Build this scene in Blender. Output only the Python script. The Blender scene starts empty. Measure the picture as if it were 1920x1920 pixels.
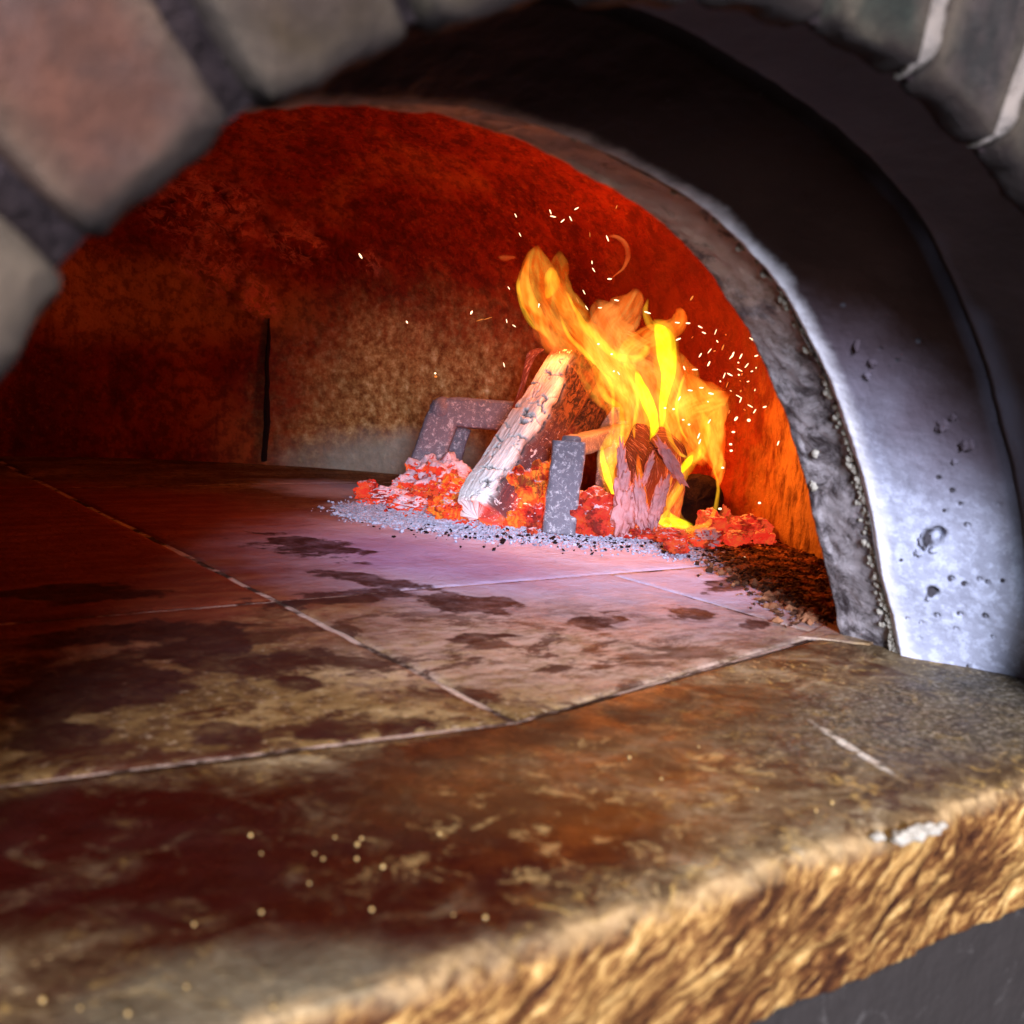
import bpy, bmesh, math, random
import numpy as np
from mathutils import Vector, Matrix, noise

random.seed(7)
S = 0.2                      # one layout unit (the camera's height over the hearth) in metres
C = bpy.context.scene.collection
scene = bpy.context.scene

# ---------------------------------------------------------------- camera
F = 2090.0                   # focal length in pixels of the 1920 px photograph
def _d(px, py): return np.array([(px - 960) / F, -(py - 960) / F, -1.0])
_Y = _d(-545, 590); _Y /= np.linalg.norm(_Y)
_X = _d(3934, 857); _X -= _Y * (_X @ _Y); _X /= np.linalg.norm(_X)
_Z = np.cross(_X, _Y)
R = np.array([_X, _Y, _Z])
EYE = np.array([0, 0, 1.0])
FWD = R @ np.array([0, 0, -1.0]); RIGHT = R @ np.array([1.0, 0, 0]); UP = R @ np.array([0, 1.0, 0])
def ad(px, py, depth): return EYE + (R @ _d(px, py)) * depth      # point at a depth along the view axis
def fl(px, py, z=0.0):                                            # point on the hearth
    r = R @ _d(px, py); return EYE + r * ((z - 1) / r[2])
def fdepth(px, py, z=0.0): r = R @ _d(px, py); return (z - 1) / r[2]
def ay(px, py, y): r = R @ _d(px, py); return EYE + r * (y / r[1])

cd = bpy.data.cameras.new("camera"); cam = bpy.data.objects.new("camera", cd); C.objects.link(cam)
M = Matrix([list(R[0]), list(R[1]), list(R[2])]).to_4x4(); M.translation = Vector(EYE * S)
cam.matrix_world = M
cd.sensor_width = 36; cd.lens = 36 * F / 1920; cd.clip_start = 0.01; cd.clip_end = 50
cd.dof.use_dof = True; cd.dof.focus_distance = 6.7 * S; cd.dof.aperture_fstop = 9.5
scene.camera = cam

# ---------------------------------------------------------------- world, lamps, exposure
w = bpy.data.worlds.new("World"); scene.world = w; w.use_nodes = True
w.node_tree.nodes["Background"].inputs[0].default_value = (0.55, 0.6, 0.75, 1)
w.node_tree.nodes["Background"].inputs[1].default_value = 0.03
scene.view_settings.view_transform = 'Standard'; scene.view_settings.look = 'None'
scene.view_settings.exposure = 0; scene.view_settings.gamma = 1
scene.render.engine = 'CYCLES'
scene.cycles.use_denoising = True
scene.cycles.max_bounces = 6; scene.cycles.transparent_max_bounces = 32
scene.cycles.sample_clamp_indirect = 4

def area(name, target, direction, dist, size, power, col):
    ld = bpy.data.lights.new(name, 'AREA'); ld.shape = 'DISK'; ld.size = size * S; ld.energy = power; ld.color = col
    o = bpy.data.objects.new(name, ld); C.objects.link(o)
    d = Vector(direction).normalized()
    o.location = (Vector(target) - d * dist) * S
    o.rotation_euler = d.to_track_quat('-Z', 'Y').to_euler()
    return o
def point(name, p, power, col, rad=0.15):
    ld = bpy.data.lights.new(name, 'POINT'); ld.energy = power; ld.color = col; ld.shadow_soft_size = rad * S
    o = bpy.data.objects.new(name, ld); C.objects.link(o); o.location = Vector(p) * S
    return o
# cool daylight from low behind and left, an added higher cool lamp, and a warm room light from above
area("cool_light", (1.63, 1.6, 0.8), (0.6, 1, -0.07), 22, 4.6, 170, (0.70, 0.80, 1.0))
area("cool_light", (1.63, 1.6, 0.8), (0.55, 1, -0.36), 22, 5.0, 540, (0.76, 0.78, 1.0))  # added to light the hearth that the low daylight only grazes
area("room_light", (1.4, 2.0, 0.0), (0.12, 0.9, -0.95), 14, 3.0, 42, (1.0, 0.74, 0.45))
# the fire itself
FIRE = (1.0, 0.22, 0.03)
point("fire_light", ad(1230, 700, 6.9), 3.2, FIRE, 0.22)
point("fire_light", ad(1060, 600, 7.3), 2.0, FIRE, 0.2)
point("fire_light", ad(1275, 850, 6.75), 0.6, FIRE, 0.15)
point("ember_light", ad(985, 940, 6.75), 0.35, (1.0, 0.12, 0.03), 0.08)
point("ember_light", ad(870, 900, 7.3), 0.25, (1.0, 0.12, 0.04), 0.06)

# ---------------------------------------------------------------- helpers
def tag(o, label=None, cat=None, group=None, kind=None):
    if label: o['label'] = label
    if cat: o['category'] = cat
    if group: o['group'] = group
    if kind: o['kind'] = kind
    return o
def thing(name, loc, label, cat, group=None):
    o = bpy.data.objects.new(name, None); C.objects.link(o); o.location = Vector(loc) * S
    o.empty_display_size = 0.01
    return tag(o, label, cat, group)
def mesh(name, verts, faces, mat, parent=None, base=None, smooth=True, attrs=None, uv=None):
    """verts in layout units; base: where the object's origin goes"""
    v = np.asarray(verts, float) * S
    if parent is not None: b = np.array(parent.matrix_basis.translation) if parent.parent is None else np.zeros(3)
    elif base is not None: b = np.asarray(base, float) * S
    else: b = np.zeros(3)
    me = bpy.data.meshes.new(name); me.from_pydata((v - b).tolist(), [], [list(f) for f in faces])
    me.polygons.foreach_set('use_smooth', [smooth] * len(me.polygons))
    for k, a in (attrs or {}).items():
        at = me.attributes.new(k, 'FLOAT', 'POINT'); at.data.foreach_set('value', np.asarray(a, np.float32))
    if uv is not None:
        at = me.attributes.new('flow', 'FLOAT2', 'POINT'); at.data.foreach_set('vector', np.asarray(uv, np.float32).ravel())
    me.materials.append(mat)
    o = bpy.data.objects.new(name, me); C.objects.link(o)
    if parent is not None: o.parent = parent
    else: o.location = Vector(b)
    return o
def grid_faces(nu, nv, wrap=False):
    f = []
    for i in range(nu - 1):
        for j in range(nv if wrap else nv - 1):
            k = (j + 1) % nv
            f.append((i * nv + j, i * nv + k, (i + 1) * nv + k, (i + 1) * nv + j))
    return f
def nz(x, y, z, o=3): return noise.fractal(Vector((x, y, z)), 0.9, 2.1, o)
def crom(pts, n):
    pts = [np.array(p, float) for p in pts]; pts = [2 * pts[0] - pts[1]] + pts + [2 * pts[-1] - pts[-2]]
    out = []
    for i in range(1, len(pts) - 2):
        a, b, c, d = pts[i - 1:i + 3]
        for k in range(n):
            t = k / n
            out.append(0.5 * (2 * b + (c - a) * t + (2 * a - 5 * b + 4 * c - d) * t * t + (-a + 3 * b - 3 * c + d) * t ** 3))
    out.append(pts[-2]); return np.array(out)

class Mat:
    def __init__(s, name, rough=0.8, spec=0.3):
        s.m = bpy.data.materials.new(name); s.m.use_nodes = True; s.t = s.m.node_tree; s.n = s.t.nodes
        s.b = s.n['Principled BSDF']; s.b.inputs['Roughness'].default_value = rough
        s.b.inputs['Specular IOR Level'].default_value = spec
        tc = s.n.new('ShaderNodeNewGeometry'); vm = s.n.new('ShaderNodeVectorMath'); vm.operation = 'SCALE'
        s.t.links.new(tc.outputs['Position'], vm.inputs[0]); vm.inputs['Scale'].default_value = 1 / S
        s.co = vm.outputs[0]                      # place in the room, in layout units
    def link(s, a, b):
        if hasattr(a, 'is_linked') or isinstance(a, bpy.types.NodeSocket): s.t.links.new(a, b)
        else:
            if isinstance(a, (tuple, list)) and len(a) == 3 and b.type == 'RGBA': a = (*a, 1)
            b.default_value = a
    def noise(s, scale, detail=4, rough=0.55, dist=0.0, vec=None, stretch=None, lac=2.0):
        v = vec if vec is not None else s.co
        if stretch:
            mp = s.n.new('ShaderNodeMapping'); s.link(v, mp.inputs['Vector']); mp.inputs['Scale'].default_value = stretch; v = mp.outputs[0]
        n = s.n.new('ShaderNodeTexNoise'); s.link(v, n.inputs['Vector']); n.inputs['Scale'].default_value = scale
        n.inputs['Detail'].default_value = detail; n.inputs['Roughness'].default_value = rough; n.inputs['Distortion'].default_value = dist
        return n.outputs['Fac']
    def vor(s, scale, feature='F1', vec=None, out='Distance', rand=1.0):
        n = s.n.new('ShaderNodeTexVoronoi'); n.feature = feature; s.link(vec if vec is not None else s.co, n.inputs['Vector'])
        n.inputs['Scale'].default_value = scale; n.inputs['Randomness'].default_value = rand; return n.outputs[out]
    def ramp(s, fac, stops):
        r = s.n.new('ShaderNodeValToRGB'); s.link(fac, r.inputs[0]); e = r.color_ramp.elements
        while len(e) < len(stops): e.new(0.5)
        for k, (p, c) in enumerate(stops):
            e[k].position = p; e[k].color = (*c, 1) if isinstance(c, tuple) else (c, c, c, 1)
        return r.outputs[0]
    def mr(s, v, a, b, c=0.0, d=1.0):
        n = s.n.new('ShaderNodeMapRange'); s.link(v, n.inputs[0])
        for k, x in enumerate((a, b, c, d)): n.inputs[k + 1].default_value = x
        n.interpolation_type = 'SMOOTHSTEP'; return n.outputs[0]
    def mix(s, f, a, b, mode='MIX'):
        n = s.n.new('ShaderNodeMix'); n.data_type = 'RGBA'; n.blend_type = mode
        s.link(f, n.inputs[0]); s.link(a, n.inputs[6]); s.link(b, n.inputs[7]); return n.outputs[2]
    def mth(s, op, a, b=0.0, clamp=False):
        n = s.n.new('ShaderNodeMath'); n.operation = op; n.use_clamp = clamp; s.link(a, n.inputs[0]); s.link(b, n.inputs[1]); return n.outputs[0]
    def ell(s, c, r, rot=0.0, soft=0.4, wob=0.0, ws=2.0, vec=None):
        """soft mask of an ellipse lying in the xy plane (layout units), its outline wobbled by noise"""
        mp = s.n.new('ShaderNodeMapping'); mp.vector_type = 'TEXTURE'; s.link(vec if vec is not None else s.co, mp.inputs['Vector'])
        mp.inputs['Location'].default_value = (c[0], c[1], c[2] if len(c) > 2 else 0); mp.inputs['Rotation'].default_value = (0, 0, rot)
        mp.inputs['Scale'].default_value = (r[0], r[1], r[2] if len(r) > 2 else 1e4)
        ln = s.n.new('ShaderNodeVectorMath'); ln.operation = 'LENGTH'; s.link(mp.outputs[0], ln.inputs[0]); v = ln.outputs['Value']
        if wob:
            q = s.mth('MULTIPLY', s.mth('SUBTRACT', s.noise(ws, 5, 0.6), 0.5), wob * 2); v = s.mth('ADD', v, q)
        return s.mr(v, 1 + soft / 2, 1 - soft / 2)
    def attr(s, name, vec=False):
        n = s.n.new('ShaderNodeAttribute'); n.attribute_name = name; return n.outputs['Vector' if vec else 'Fac']
    def bump(s, h, strength=0.4, dist=0.02, prev=None):
        n = s.n.new('ShaderNodeBump'); s.link(h, n.inputs['Height']); s.link(strength, n.inputs['Strength'])
        n.inputs['Distance'].default_value = dist * S
        if prev is not None: s.link(prev, n.inputs['Normal'])
        return n.outputs[0]
    def done(s, col=None, bump=None, rough=None, emit=None, es=None):
        if col is not None: s.link(col, s.b.inputs['Base Color'])
        if bump is not None: s.link(bump, s.b.inputs['Normal'])
        if rough is not None: s.link(rough, s.b.inputs['Roughness'])
        if emit is not None: s.link(emit, s.b.inputs['Emission Color']); s.link(es if es is not None else 1.0, s.b.inputs['Emission Strength'])
        s.m.cycles.emission_sampling = 'NONE'
        return s.m

# ---------------------------------------------------------------- outline of the oven mouth
PROF = [(2.0, 0), (1.93, .15), (1.84, .31), (1.76, .5), (1.66, .69), (1.54, .88), (1.41, 1.05), (1.17, 1.29), (.98, 1.42), (.76, 1.52), (.55, 1.58), (.35, 1.62), (.16, 1.65), (0, 1.66)]
_px = np.array([p[0] for p in PROF]); _pz = np.array([p[1] for p in PROF])
def inside_mouth(off, z, s): return z < 1.66 * s and abs(off) < s * np.interp(z / s, _pz, _px)
sc_pts = ([1.525, 1.98, 2.0, 2.02, 2.2, 2.38, 2.43, 2.46], [1.10, 1.075, 1.095, 1.068, 1.03, .985, .975, .985])
pitpx = [(1745, 1010, .028), (1748, 1108, .018), (1757, 1000, .02), (1800, 945, .008), (1812, 985, .009), (1785, 920, .008), (1782, 1085, .011), (1808, 1095, .009), (1835, 1087, .009), (1850, 1092, .008),
         (1880, 1088, .007), (1755, 1155, .01), (1725, 1168, .007), (1798, 1152, .009), (1846, 1155, .011), (1790, 1180, .008), (1722, 1198, .007), (1585, 1020, .009), (1573, 1025, .008), (1860, 1195, .007),
         (1690, 1050, .006), (1815, 1250, .007), (1770, 958, .006), (1760, 895, .008), (1650, 655, .006), (1722, 640, .008), (1682, 675, .006), (1870, 947, .007), (1700, 1160, .006)]
def on_throat(px, py):
    """march the view ray to the throat's right wall"""
    r = R @ _d(px, py)
    for t in np.linspace(1.5, 6, 2500):
        P = EYE + r * t
        if 1.53 < P[1] < 2.8:
            s = np.interp(P[1], *sc_pts) if P[1] < 2.46 else 1.0
            if not inside_mouth(P[0] - 1.64, P[2], s): return P
    return None
pits = [(on_throat(a, b), r) for a, b, r in pitpx]; pits = [(p, r) for p, r in pits if p is not None]

# ---------------------------------------------------------------- materials
# hearth tiles
g = Mat('hearth_clay', 0.62, 0.14)
tone = g.ramp(g.noise(1.6, 6, 0.6, stretch=(1, 1.5, 1)), [(0.3, (0.07, 0.03, 0.008)), (0.5, (0.20, 0.12, 0.042)), (0.70, (0.44, 0.32, 0.15))])
fine = g.noise(16, 6, 0.7, 0.5)
tone = g.mix(g.mr(fine, 0.38, 0.56), g.mix(0.75, tone, (0.05, 0.02, 0.01)), tone)
tone = g.mix(g.mr(g.noise(30, 5, .75), .55, .68, 0, .5), tone, (0.60, 0.46, 0.30))
red = g.mix(g.mr(g.noise(3, 4, 0.6, stretch=(0.6, 2.4, 1)), 0.4, 0.65, 0, 0.7), (0.17, 0.030, 0.014), (0.27, 0.075, 0.028))
tan = g.ell((2.75, 3.2), (0.95, .75), .1, .9, .4, 1.8)
tone = g.mix(g.mth('MULTIPLY', tan, g.mr(g.noise(8, 7, .75, stretch=(1, 2, 1)), .36, .6, .15, .9)), tone, (0.60, 0.43, 0.34))
leftm = g.ell((0.7, 5.9), (2.6, 2.4), 0, 0.5, 0.25, 1.2)
tone = g.mix(leftm, tone, red)
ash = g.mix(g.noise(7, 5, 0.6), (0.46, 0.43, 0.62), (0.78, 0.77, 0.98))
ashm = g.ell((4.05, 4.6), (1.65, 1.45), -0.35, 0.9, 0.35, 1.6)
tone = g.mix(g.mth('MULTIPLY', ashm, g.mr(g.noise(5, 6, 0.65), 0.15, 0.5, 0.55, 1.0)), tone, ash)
violet_glow = g.ell((2.95, 4.75), (0.45, 0.75), 0.2, 1.0, 0.4, 2.0)  # violet glow on the hearth, painted into the tile colour
tone = g.mix(g.mth('MULTIPLY', violet_glow, 0.55), tone, (0.22, 0.08, 0.30))
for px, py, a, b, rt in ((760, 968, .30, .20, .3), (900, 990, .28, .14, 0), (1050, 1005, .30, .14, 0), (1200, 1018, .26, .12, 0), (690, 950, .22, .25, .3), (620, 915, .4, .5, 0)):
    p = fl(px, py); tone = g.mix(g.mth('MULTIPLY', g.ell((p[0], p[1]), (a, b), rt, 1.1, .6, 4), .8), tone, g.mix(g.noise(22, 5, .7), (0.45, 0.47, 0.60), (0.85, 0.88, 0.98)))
stain = None
for (px, py, a, b, rt) in [(575, 1022, .22, .34, .2), (690, 1085, .10, .30, .5), (640, 1120, .34, .12, 0), (1290, 1150, .13, .10, .6), (1410, 1168, .09, .06, .4),
                           (1120, 1165, .16, .09, .4), (900, 1195, .16, .06, 0), (390, 1215, .15, .24, -.6), (500, 1240, .16, .14, .3), (180, 1290, .25, .22, .4), (560, 1280, .06, .08, 0),
                           (640, 1370, .12, .09, 0), (760, 1362, .13, .06, 0), (95, 1110, .3, .12, 0), (200, 1118, .25, .1, 0), (250, 1190, .3, .14, 0), (870, 1130, .16, .2, .8),
                           (430, 1370, .08, .10, 0), (110, 1385, .12, .10, 0), (1380, 1090, .35, .08, .5)]:
    p = fl(px, py); m = g.ell((p[0], p[1]), (a * 1.05, b * 1.05), rt, 0.30, 1.5, 5.0)
    stain = m if stain is None else g.mth('MAXIMUM', stain, m)
tone = g.mix(g.mth('MULTIPLY', stain, g.mr(g.noise(9, 5, .7), .3, .6, .65, .97)), tone, (0.035, 0.008, 0.006))
blot = g.mr(g.noise(2.3, 8, 0.7, 0.6, stretch=(1, 1.5, 1)), 0.50, 0.56); nearm = g.ell((1.2, 2.9), (1.9, 1.0), 0, 0.8, 0.3, 1.5)
tone = g.mix(g.mth('MULTIPLY', g.mth('MULTIPLY', blot, nearm), 0.85), tone, (0.04, 0.008, 0.004))
crum = g.ell((5.0, 3.75), (1.1, 0.75), 0.9, 0.4, 0.35, 3)
tone = g.mix(crum, tone, g.mix(g.mr(g.noise(20, 4, .7, stretch=(1, 1.6, 1)), .4, .6), (0.03, 0.01, 0.005), (0.26, 0.11, 0.045)))
b1 = g.bump(g.noise(2.5, 5, 0.6), 0.5, 0.05); b2 = g.bump(fine, 0.55, 0.018, b1)
b2 = g.bump(g.noise(60, 3, 0.7), 0.35, 0.008, b2)
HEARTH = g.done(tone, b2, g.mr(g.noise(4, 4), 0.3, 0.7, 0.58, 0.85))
# joint filler
g = Mat('joint_mortar', 0.9, 0.2)
jm = g.mr(g.noise(3.5, 5, 0.7), 0.42, 0.55)
GROUT = g.done(g.mix(jm, (0.05, 0.025, 0.015), g.mix(g.noise(20), (0.42, 0.28, 0.2), (0.7, 0.55, 0.45))), g.bump(g.noise(40, 4, 0.7), 0.8, 0.02))
# dome
g = Mat('fired_dome_clay', 0.7, 0.12)
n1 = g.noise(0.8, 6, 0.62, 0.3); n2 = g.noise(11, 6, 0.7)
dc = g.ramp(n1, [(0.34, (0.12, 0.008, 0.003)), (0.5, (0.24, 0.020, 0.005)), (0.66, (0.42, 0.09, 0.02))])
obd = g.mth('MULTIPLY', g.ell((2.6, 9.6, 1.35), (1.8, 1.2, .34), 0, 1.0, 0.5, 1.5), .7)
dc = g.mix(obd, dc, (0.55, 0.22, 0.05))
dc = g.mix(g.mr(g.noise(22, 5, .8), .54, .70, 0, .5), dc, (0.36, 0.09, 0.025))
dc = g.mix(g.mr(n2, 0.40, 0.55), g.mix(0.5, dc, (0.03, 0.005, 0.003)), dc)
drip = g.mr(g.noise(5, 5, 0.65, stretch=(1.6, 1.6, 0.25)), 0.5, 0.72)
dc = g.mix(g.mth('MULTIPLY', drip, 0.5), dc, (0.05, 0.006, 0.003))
lit_side = g.ell((4.6, 3.4, 0.5), (1.4, 1.7, 2.6), 0, 0.7, 0.3, 1.0)  # orange light on the wall beside the mouth, painted into the clay
dc = g.mix(lit_side, dc, g.mix(g.mr(g.noise(6, 7, 0.72, stretch=(1, 1, .45)), .38, .58), (0.10, 0.04, 0.01), (0.46, 0.27, 0.07)))
wall_shade = g.ell((5.5, 5.6, 1.4), (.6, 1.3, .8), 0, 1.0, 0.4, 1.5)  # dim wall behind the flames, its shade painted in
dc = g.mix(g.mth('MULTIPLY', wall_shade, .8), dc, (0.05, 0.003, 0.002))
spall = None
for c_, r_ in (((3.3, 9.0, 2.15), .42), ((3.95, 8.75, 1.9), .22), ((3.4, 9.1, 1.65), .28), ((4.4, 8.3, 1.7), .12), ((3.8, 9.1, 1.4), .16), ((3.1, 9.2, 2.45), .25)):
    m_ = g.ell(c_, (r_, r_, r_), 0, 1.0, 0.7, 3); spall = m_ if spall is None else g.mth('MAXIMUM', spall, m_)
spall = g.mth('MULTIPLY', spall, g.mr(g.noise(9, 6, .75, .8), .46, .58))
dc = g.mix(g.mth('MULTIPLY', spall, .8), dc, (0.85, 0.22, 0.15))
lit_patch = g.ell((4.85, 8.2, 0.40), (.85, 1.5, .92), 0, 1.1, 0.6, 2.2)  # lit part of the back wall, painted into the clay colour
lc = g.ramp(g.noise(14, 6, 0.75), [(0.36, (0.16, 0.05, 0.012)), (0.5, (0.40, 0.20, 0.06)), (0.62, (0.68, 0.45, 0.18)), (0.74, (0.95, 0.78, 0.48))])
dc = g.mix(g.mth('MULTIPLY', lit_patch, 0.85), dc, lc)
lit_foot = g.ell((4.9, 8.2, 0.0), (0.9, 1.3, 0.34), 0, 0.8, 0.4, 2.5)  # cool light at the wall's foot, painted as a grey tint
dc = g.mix(g.mth('MULTIPLY', lit_foot, 0.85), dc, g.mix(g.noise(12, 6, .7), (0.16, 0.15, 0.11), (0.46, 0.47, 0.40)))
b1 = g.bump(g.noise(3, 6, 0.6), 0.6, 0.08); b2 = g.bump(n2, 0.6, 0.03, b1); b2 = g.bump(g.noise(8, 6, .75, .8), g.mth('MULTIPLY', spall, 1.0), 0.09, b2)
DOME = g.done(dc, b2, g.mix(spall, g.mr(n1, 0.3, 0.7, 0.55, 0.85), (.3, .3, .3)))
# throat
g = Mat('throat_cement', 0.8, 0.12)
tcl = g.mix(g.noise(5, 6, 0.62), (0.25, 0.26, 0.32), (0.44, 0.46, 0.54))
tcl = g.mix(g.mr(g.noise(24, 4, .7), .45, .62, 0, .6), tcl, (0.58, 0.62, 0.74))
streak = g.ell((3.55, 2.50, 0.4), (0.5, 0.10, 2.5), 0, 1.0, 0.4, 2)
tcl = g.mix(g.mth('MULTIPLY', streak, 0.6), tcl, (0.85, 0.86, 0.95))
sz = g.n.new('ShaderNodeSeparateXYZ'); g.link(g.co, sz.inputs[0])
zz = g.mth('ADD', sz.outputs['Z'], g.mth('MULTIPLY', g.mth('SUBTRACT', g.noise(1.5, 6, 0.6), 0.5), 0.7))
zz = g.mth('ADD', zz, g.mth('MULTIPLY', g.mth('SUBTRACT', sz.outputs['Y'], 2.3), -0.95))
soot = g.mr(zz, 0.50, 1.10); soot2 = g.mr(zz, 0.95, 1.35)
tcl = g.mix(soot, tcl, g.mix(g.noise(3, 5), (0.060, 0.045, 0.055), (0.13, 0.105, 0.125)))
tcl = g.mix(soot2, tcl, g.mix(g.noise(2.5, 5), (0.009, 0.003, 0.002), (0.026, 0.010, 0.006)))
lit_strip = g.mth('MULTIPLY', g.mr(g.mth('ADD', sz.outputs['Y'], g.mth('MULTIPLY', g.noise(3, 5, .6), .12)), 2.43, 2.50), g.mr(g.mth('ADD', sz.outputs['Z'], g.mth('MULTIPLY', g.noise(1.5, 4), .5)), 2.3, 1.6))  # highlight along the rim, painted as a pale strip
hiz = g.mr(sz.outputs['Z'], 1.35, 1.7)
tcl = g.mix(g.mth('MULTIPLY', lit_strip, .95), tcl, g.mix(g.noise(12, 5), g.mix(hiz, (0.62, 0.60, 0.62), (0.30, 0.15, 0.09)), g.mix(hiz, (0.95, 0.95, 0.98), (0.70, 0.44, 0.30))))
pit = g.mr(g.vor(9), 0.10, 0.06); pit = g.mth('MULTIPLY', pit, g.mr(g.noise(2.2, 2), 0.52, 0.6))
for P_, r_ in pits:
    m_ = g.ell(tuple(P_), (r_ * 1.1, r_ * 1.1, r_ * 1.3), 0, 0.5, 0.5, 20); pit = g.mth('MAXIMUM', pit, m_)
tcl = g.mix(pit, tcl, (0.045, 0.04, 0.045))  # shade inside the pits painted as a dark tone
front = g.mr(sz.outputs['Y'], 2.03, 1.97)
tcl = g.mix(front, tcl, g.mix(g.noise(3, 4), (0.10, 0.105, 0.145), (0.18, 0.18, 0.235)))
b1 = g.bump(g.noise(4, 5, 0.55), 0.35, 0.05); b2 = g.bump(g.noise(45, 4, 0.7), 0.35, 0.01, b1); b2 = g.bump(pit, -0.8, 0.03, b2)
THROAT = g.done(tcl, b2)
g = Mat('rim_cement', 0.75, 0.3)
rm = g.mr(g.noise(9, 9, 0.78, 0.6, stretch=(1, 0.8, 1)), 0.36, 0.60)
rcl = g.mix(rm, (0.055, 0.04, 0.04), g.mix(g.noise(24, 6, .75), (0.26, 0.22, 0.22), (0.78, 0.72, 0.70)))
rs = g.n.new('ShaderNodeSeparateXYZ'); g.link(g.co, rs.inputs[0])
rcl = g.mix(g.mr(rs.outputs['Z'], 1.0, 1.45, 0, 0.9), rcl, g.mix(g.mr(g.noise(6, 7, 0.72, 0.6, stretch=(1, 0.8, 1)), 0.36, 0.5), (0.12, 0.05, 0.025), (0.80, 0.50, 0.34)))  # light on the upper rim painted in as a tan colour
RIM = g.done(rcl, g.bump(g.noise(14, 8, 0.78, 0.5), 0.9, 0.035))
g = Mat('lime_crust', 0.9, 0.2)
CRUST = g.done(g.mix(g.noise(10, 6), (0.26, 0.23, 0.17), (0.62, 0.57, 0.46)), g.bump(g.noise(25, 5, .7), .8, .03))
# bricks
g = Mat('old_brick', 0.85, 0.25)
oi = g.n.new('ShaderNodeObjectInfo')
bn = g.noise(5, 6, 0.62, 0.4)
bc = g.mix(g.mr(bn, 0.35, 0.6), g.mix(0.6, oi.outputs['Color'], (0.10, 0.07, 0.06)), oi.outputs['Color'])
bc = g.mix(g.mr(g.noise(3.2, 6, 0.65, 0.8), 0.56, 0.76, 0, 0.45), bc, (0.22, 0.16, 0.10))
ed = g.attr('edge'); bc = g.mix(g.mth('MULTIPLY', ed, 0.6), bc, g.mix(g.noise(9), (0.07, 0.055, 0.035), (0.20, 0.155, 0.10)))
soot_shade = g.attr('soot'); bc = g.mix(soot_shade, bc, (0.025, 0.016, 0.012))  # soot on the inner edge, plus painted shade on the soffit
bc = g.mix(g.mr(g.noise(11, 7, .75), .40, .56, 0, .6), bc, g.mix(.55, bc, (0.015, 0.010, 0.008)))
BRICK = g.done(bc, g.bump(g.noise(10, 8, 0.75), 0.9, 0.06))
g = Mat('brick_mortar', 0.95, 0.1)
MORTAR = g.done(g.mix(g.noise(6, 5), (0.022, 0.014, 0.014), (0.055, 0.038, 0.036)), g.bump(g.noise(20, 5, .7), .8, .03))
g = Mat('fresh_mortar', 0.95, 0.1)
PALE = g.done(g.mix(g.noise(6, 5), (0.13, 0.11, 0.09), (0.26, 0.22, 0.18)), g.bump(g.noise(20, 5, .7), .8, .03))
# ledge
g = Mat('ledge_stone', 0.4, 0.12)
wn = g.noise(3.4, 10, 0.74, 1.6, stretch=(1.0, 1.35, 1))
lt = g.ramp(wn, [(0.34, (0.035, 0.016, 0.007)), (0.47, (0.12, 0.075, 0.035)), (0.56, (0.22, 0.16, 0.085)), (0.7, (0.42, 0.34, 0.21))])
yl = g.mr(g.noise(9, 8, 0.74, 1.5), 0.54, 0.66)
lt = g.mix(g.mth('MULTIPLY', yl, 0.65), lt, (0.62, 0.40, 0.11))
spk = g.mr(g.noise(34, 5, .8, .5), .57, .66)
lt = g.mix(g.mth('MULTIPLY', spk, g.mr(g.noise(2.5, 4, .6), .42, .6, .1, .9)), lt, (0.80, 0.58, 0.26))
lt = g.mix(g.mr(g.noise(5, 8, .75, 1), .50, .40, 0, .75), lt, (0.05, 0.012, 0.004))
dk = g.ell((1.05, 1.95), (0.60, 0.42), 0.15, 0.55, 0.6, 2.2)
dk = g.mth('MAXIMUM', dk, g.ell((1.42, 1.80), (0.32, 0.24), 0.0, 0.6, 0.5, 2.5))
dk = g.mth('MAXIMUM', dk, g.ell((0.55, 2.2), (0.5, 0.35), 0.15, 0.5, 0.4, 2.2))
dk = g.mth('MAXIMUM', dk, g.ell((1.75, 2.33), (0.45, 0.10), 0.0, 0.8, 0.5, 3))
lt = g.mix(g.mth('MULTIPLY', dk, g.mr(g.noise(6, 6, .7, 1), 0.66, 0.5, 0.7, 0.99)), lt, (0.028, 0.002, 0.001))
or_ = g.ell((1.75, 1.98), (0.45, 0.35), 0.2, 0.9, 0.5, 2.5)
lt = g.mix(g.mth('MULTIPLY', or_, 0.25), lt, (0.30, 0.11, 0.02), )
gr = g.ell((0.62, 1.45), (0.32, 0.22), 0, 0.7, 0.4, 3)
lt = g.mix(g.mth('MULTIPLY', gr, 0.7), lt, g.mix(g.noise(18, 5, .7), (0.05, 0.04, 0.02), (0.24, 0.21, 0.14)))
gr2 = g.ell((3.3, 1.9), (0.9, 0.35), 0, 0.7, 0.4, 3)
lt = g.mix(g.mth('MULTIPLY', gr2, 0.6), lt, g.mix(g.mr(g.noise(50, 4, .7), .5, .6), (0.05, 0.05, 0.035), (0.36, 0.33, 0.26)))
scr = g.ell((2.54, 1.84), (.016, .20), -.37, .8, .5, 14)
lt = g.mix(g.mth('MULTIPLY', scr, g.mr(g.noise(26, 4, .7), .38, .55)), lt, (0.75, 0.70, 0.58))
lt = g.mix(g.mth('MULTIPLY', g.ell((1.95, 2.2), (.8, .28), .15, .8, .5, 2), .55), lt, (0.07, 0.035, 0.014))
vn = g.mr(g.noise(7, 9, .8, .5), .54, .62)
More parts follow.
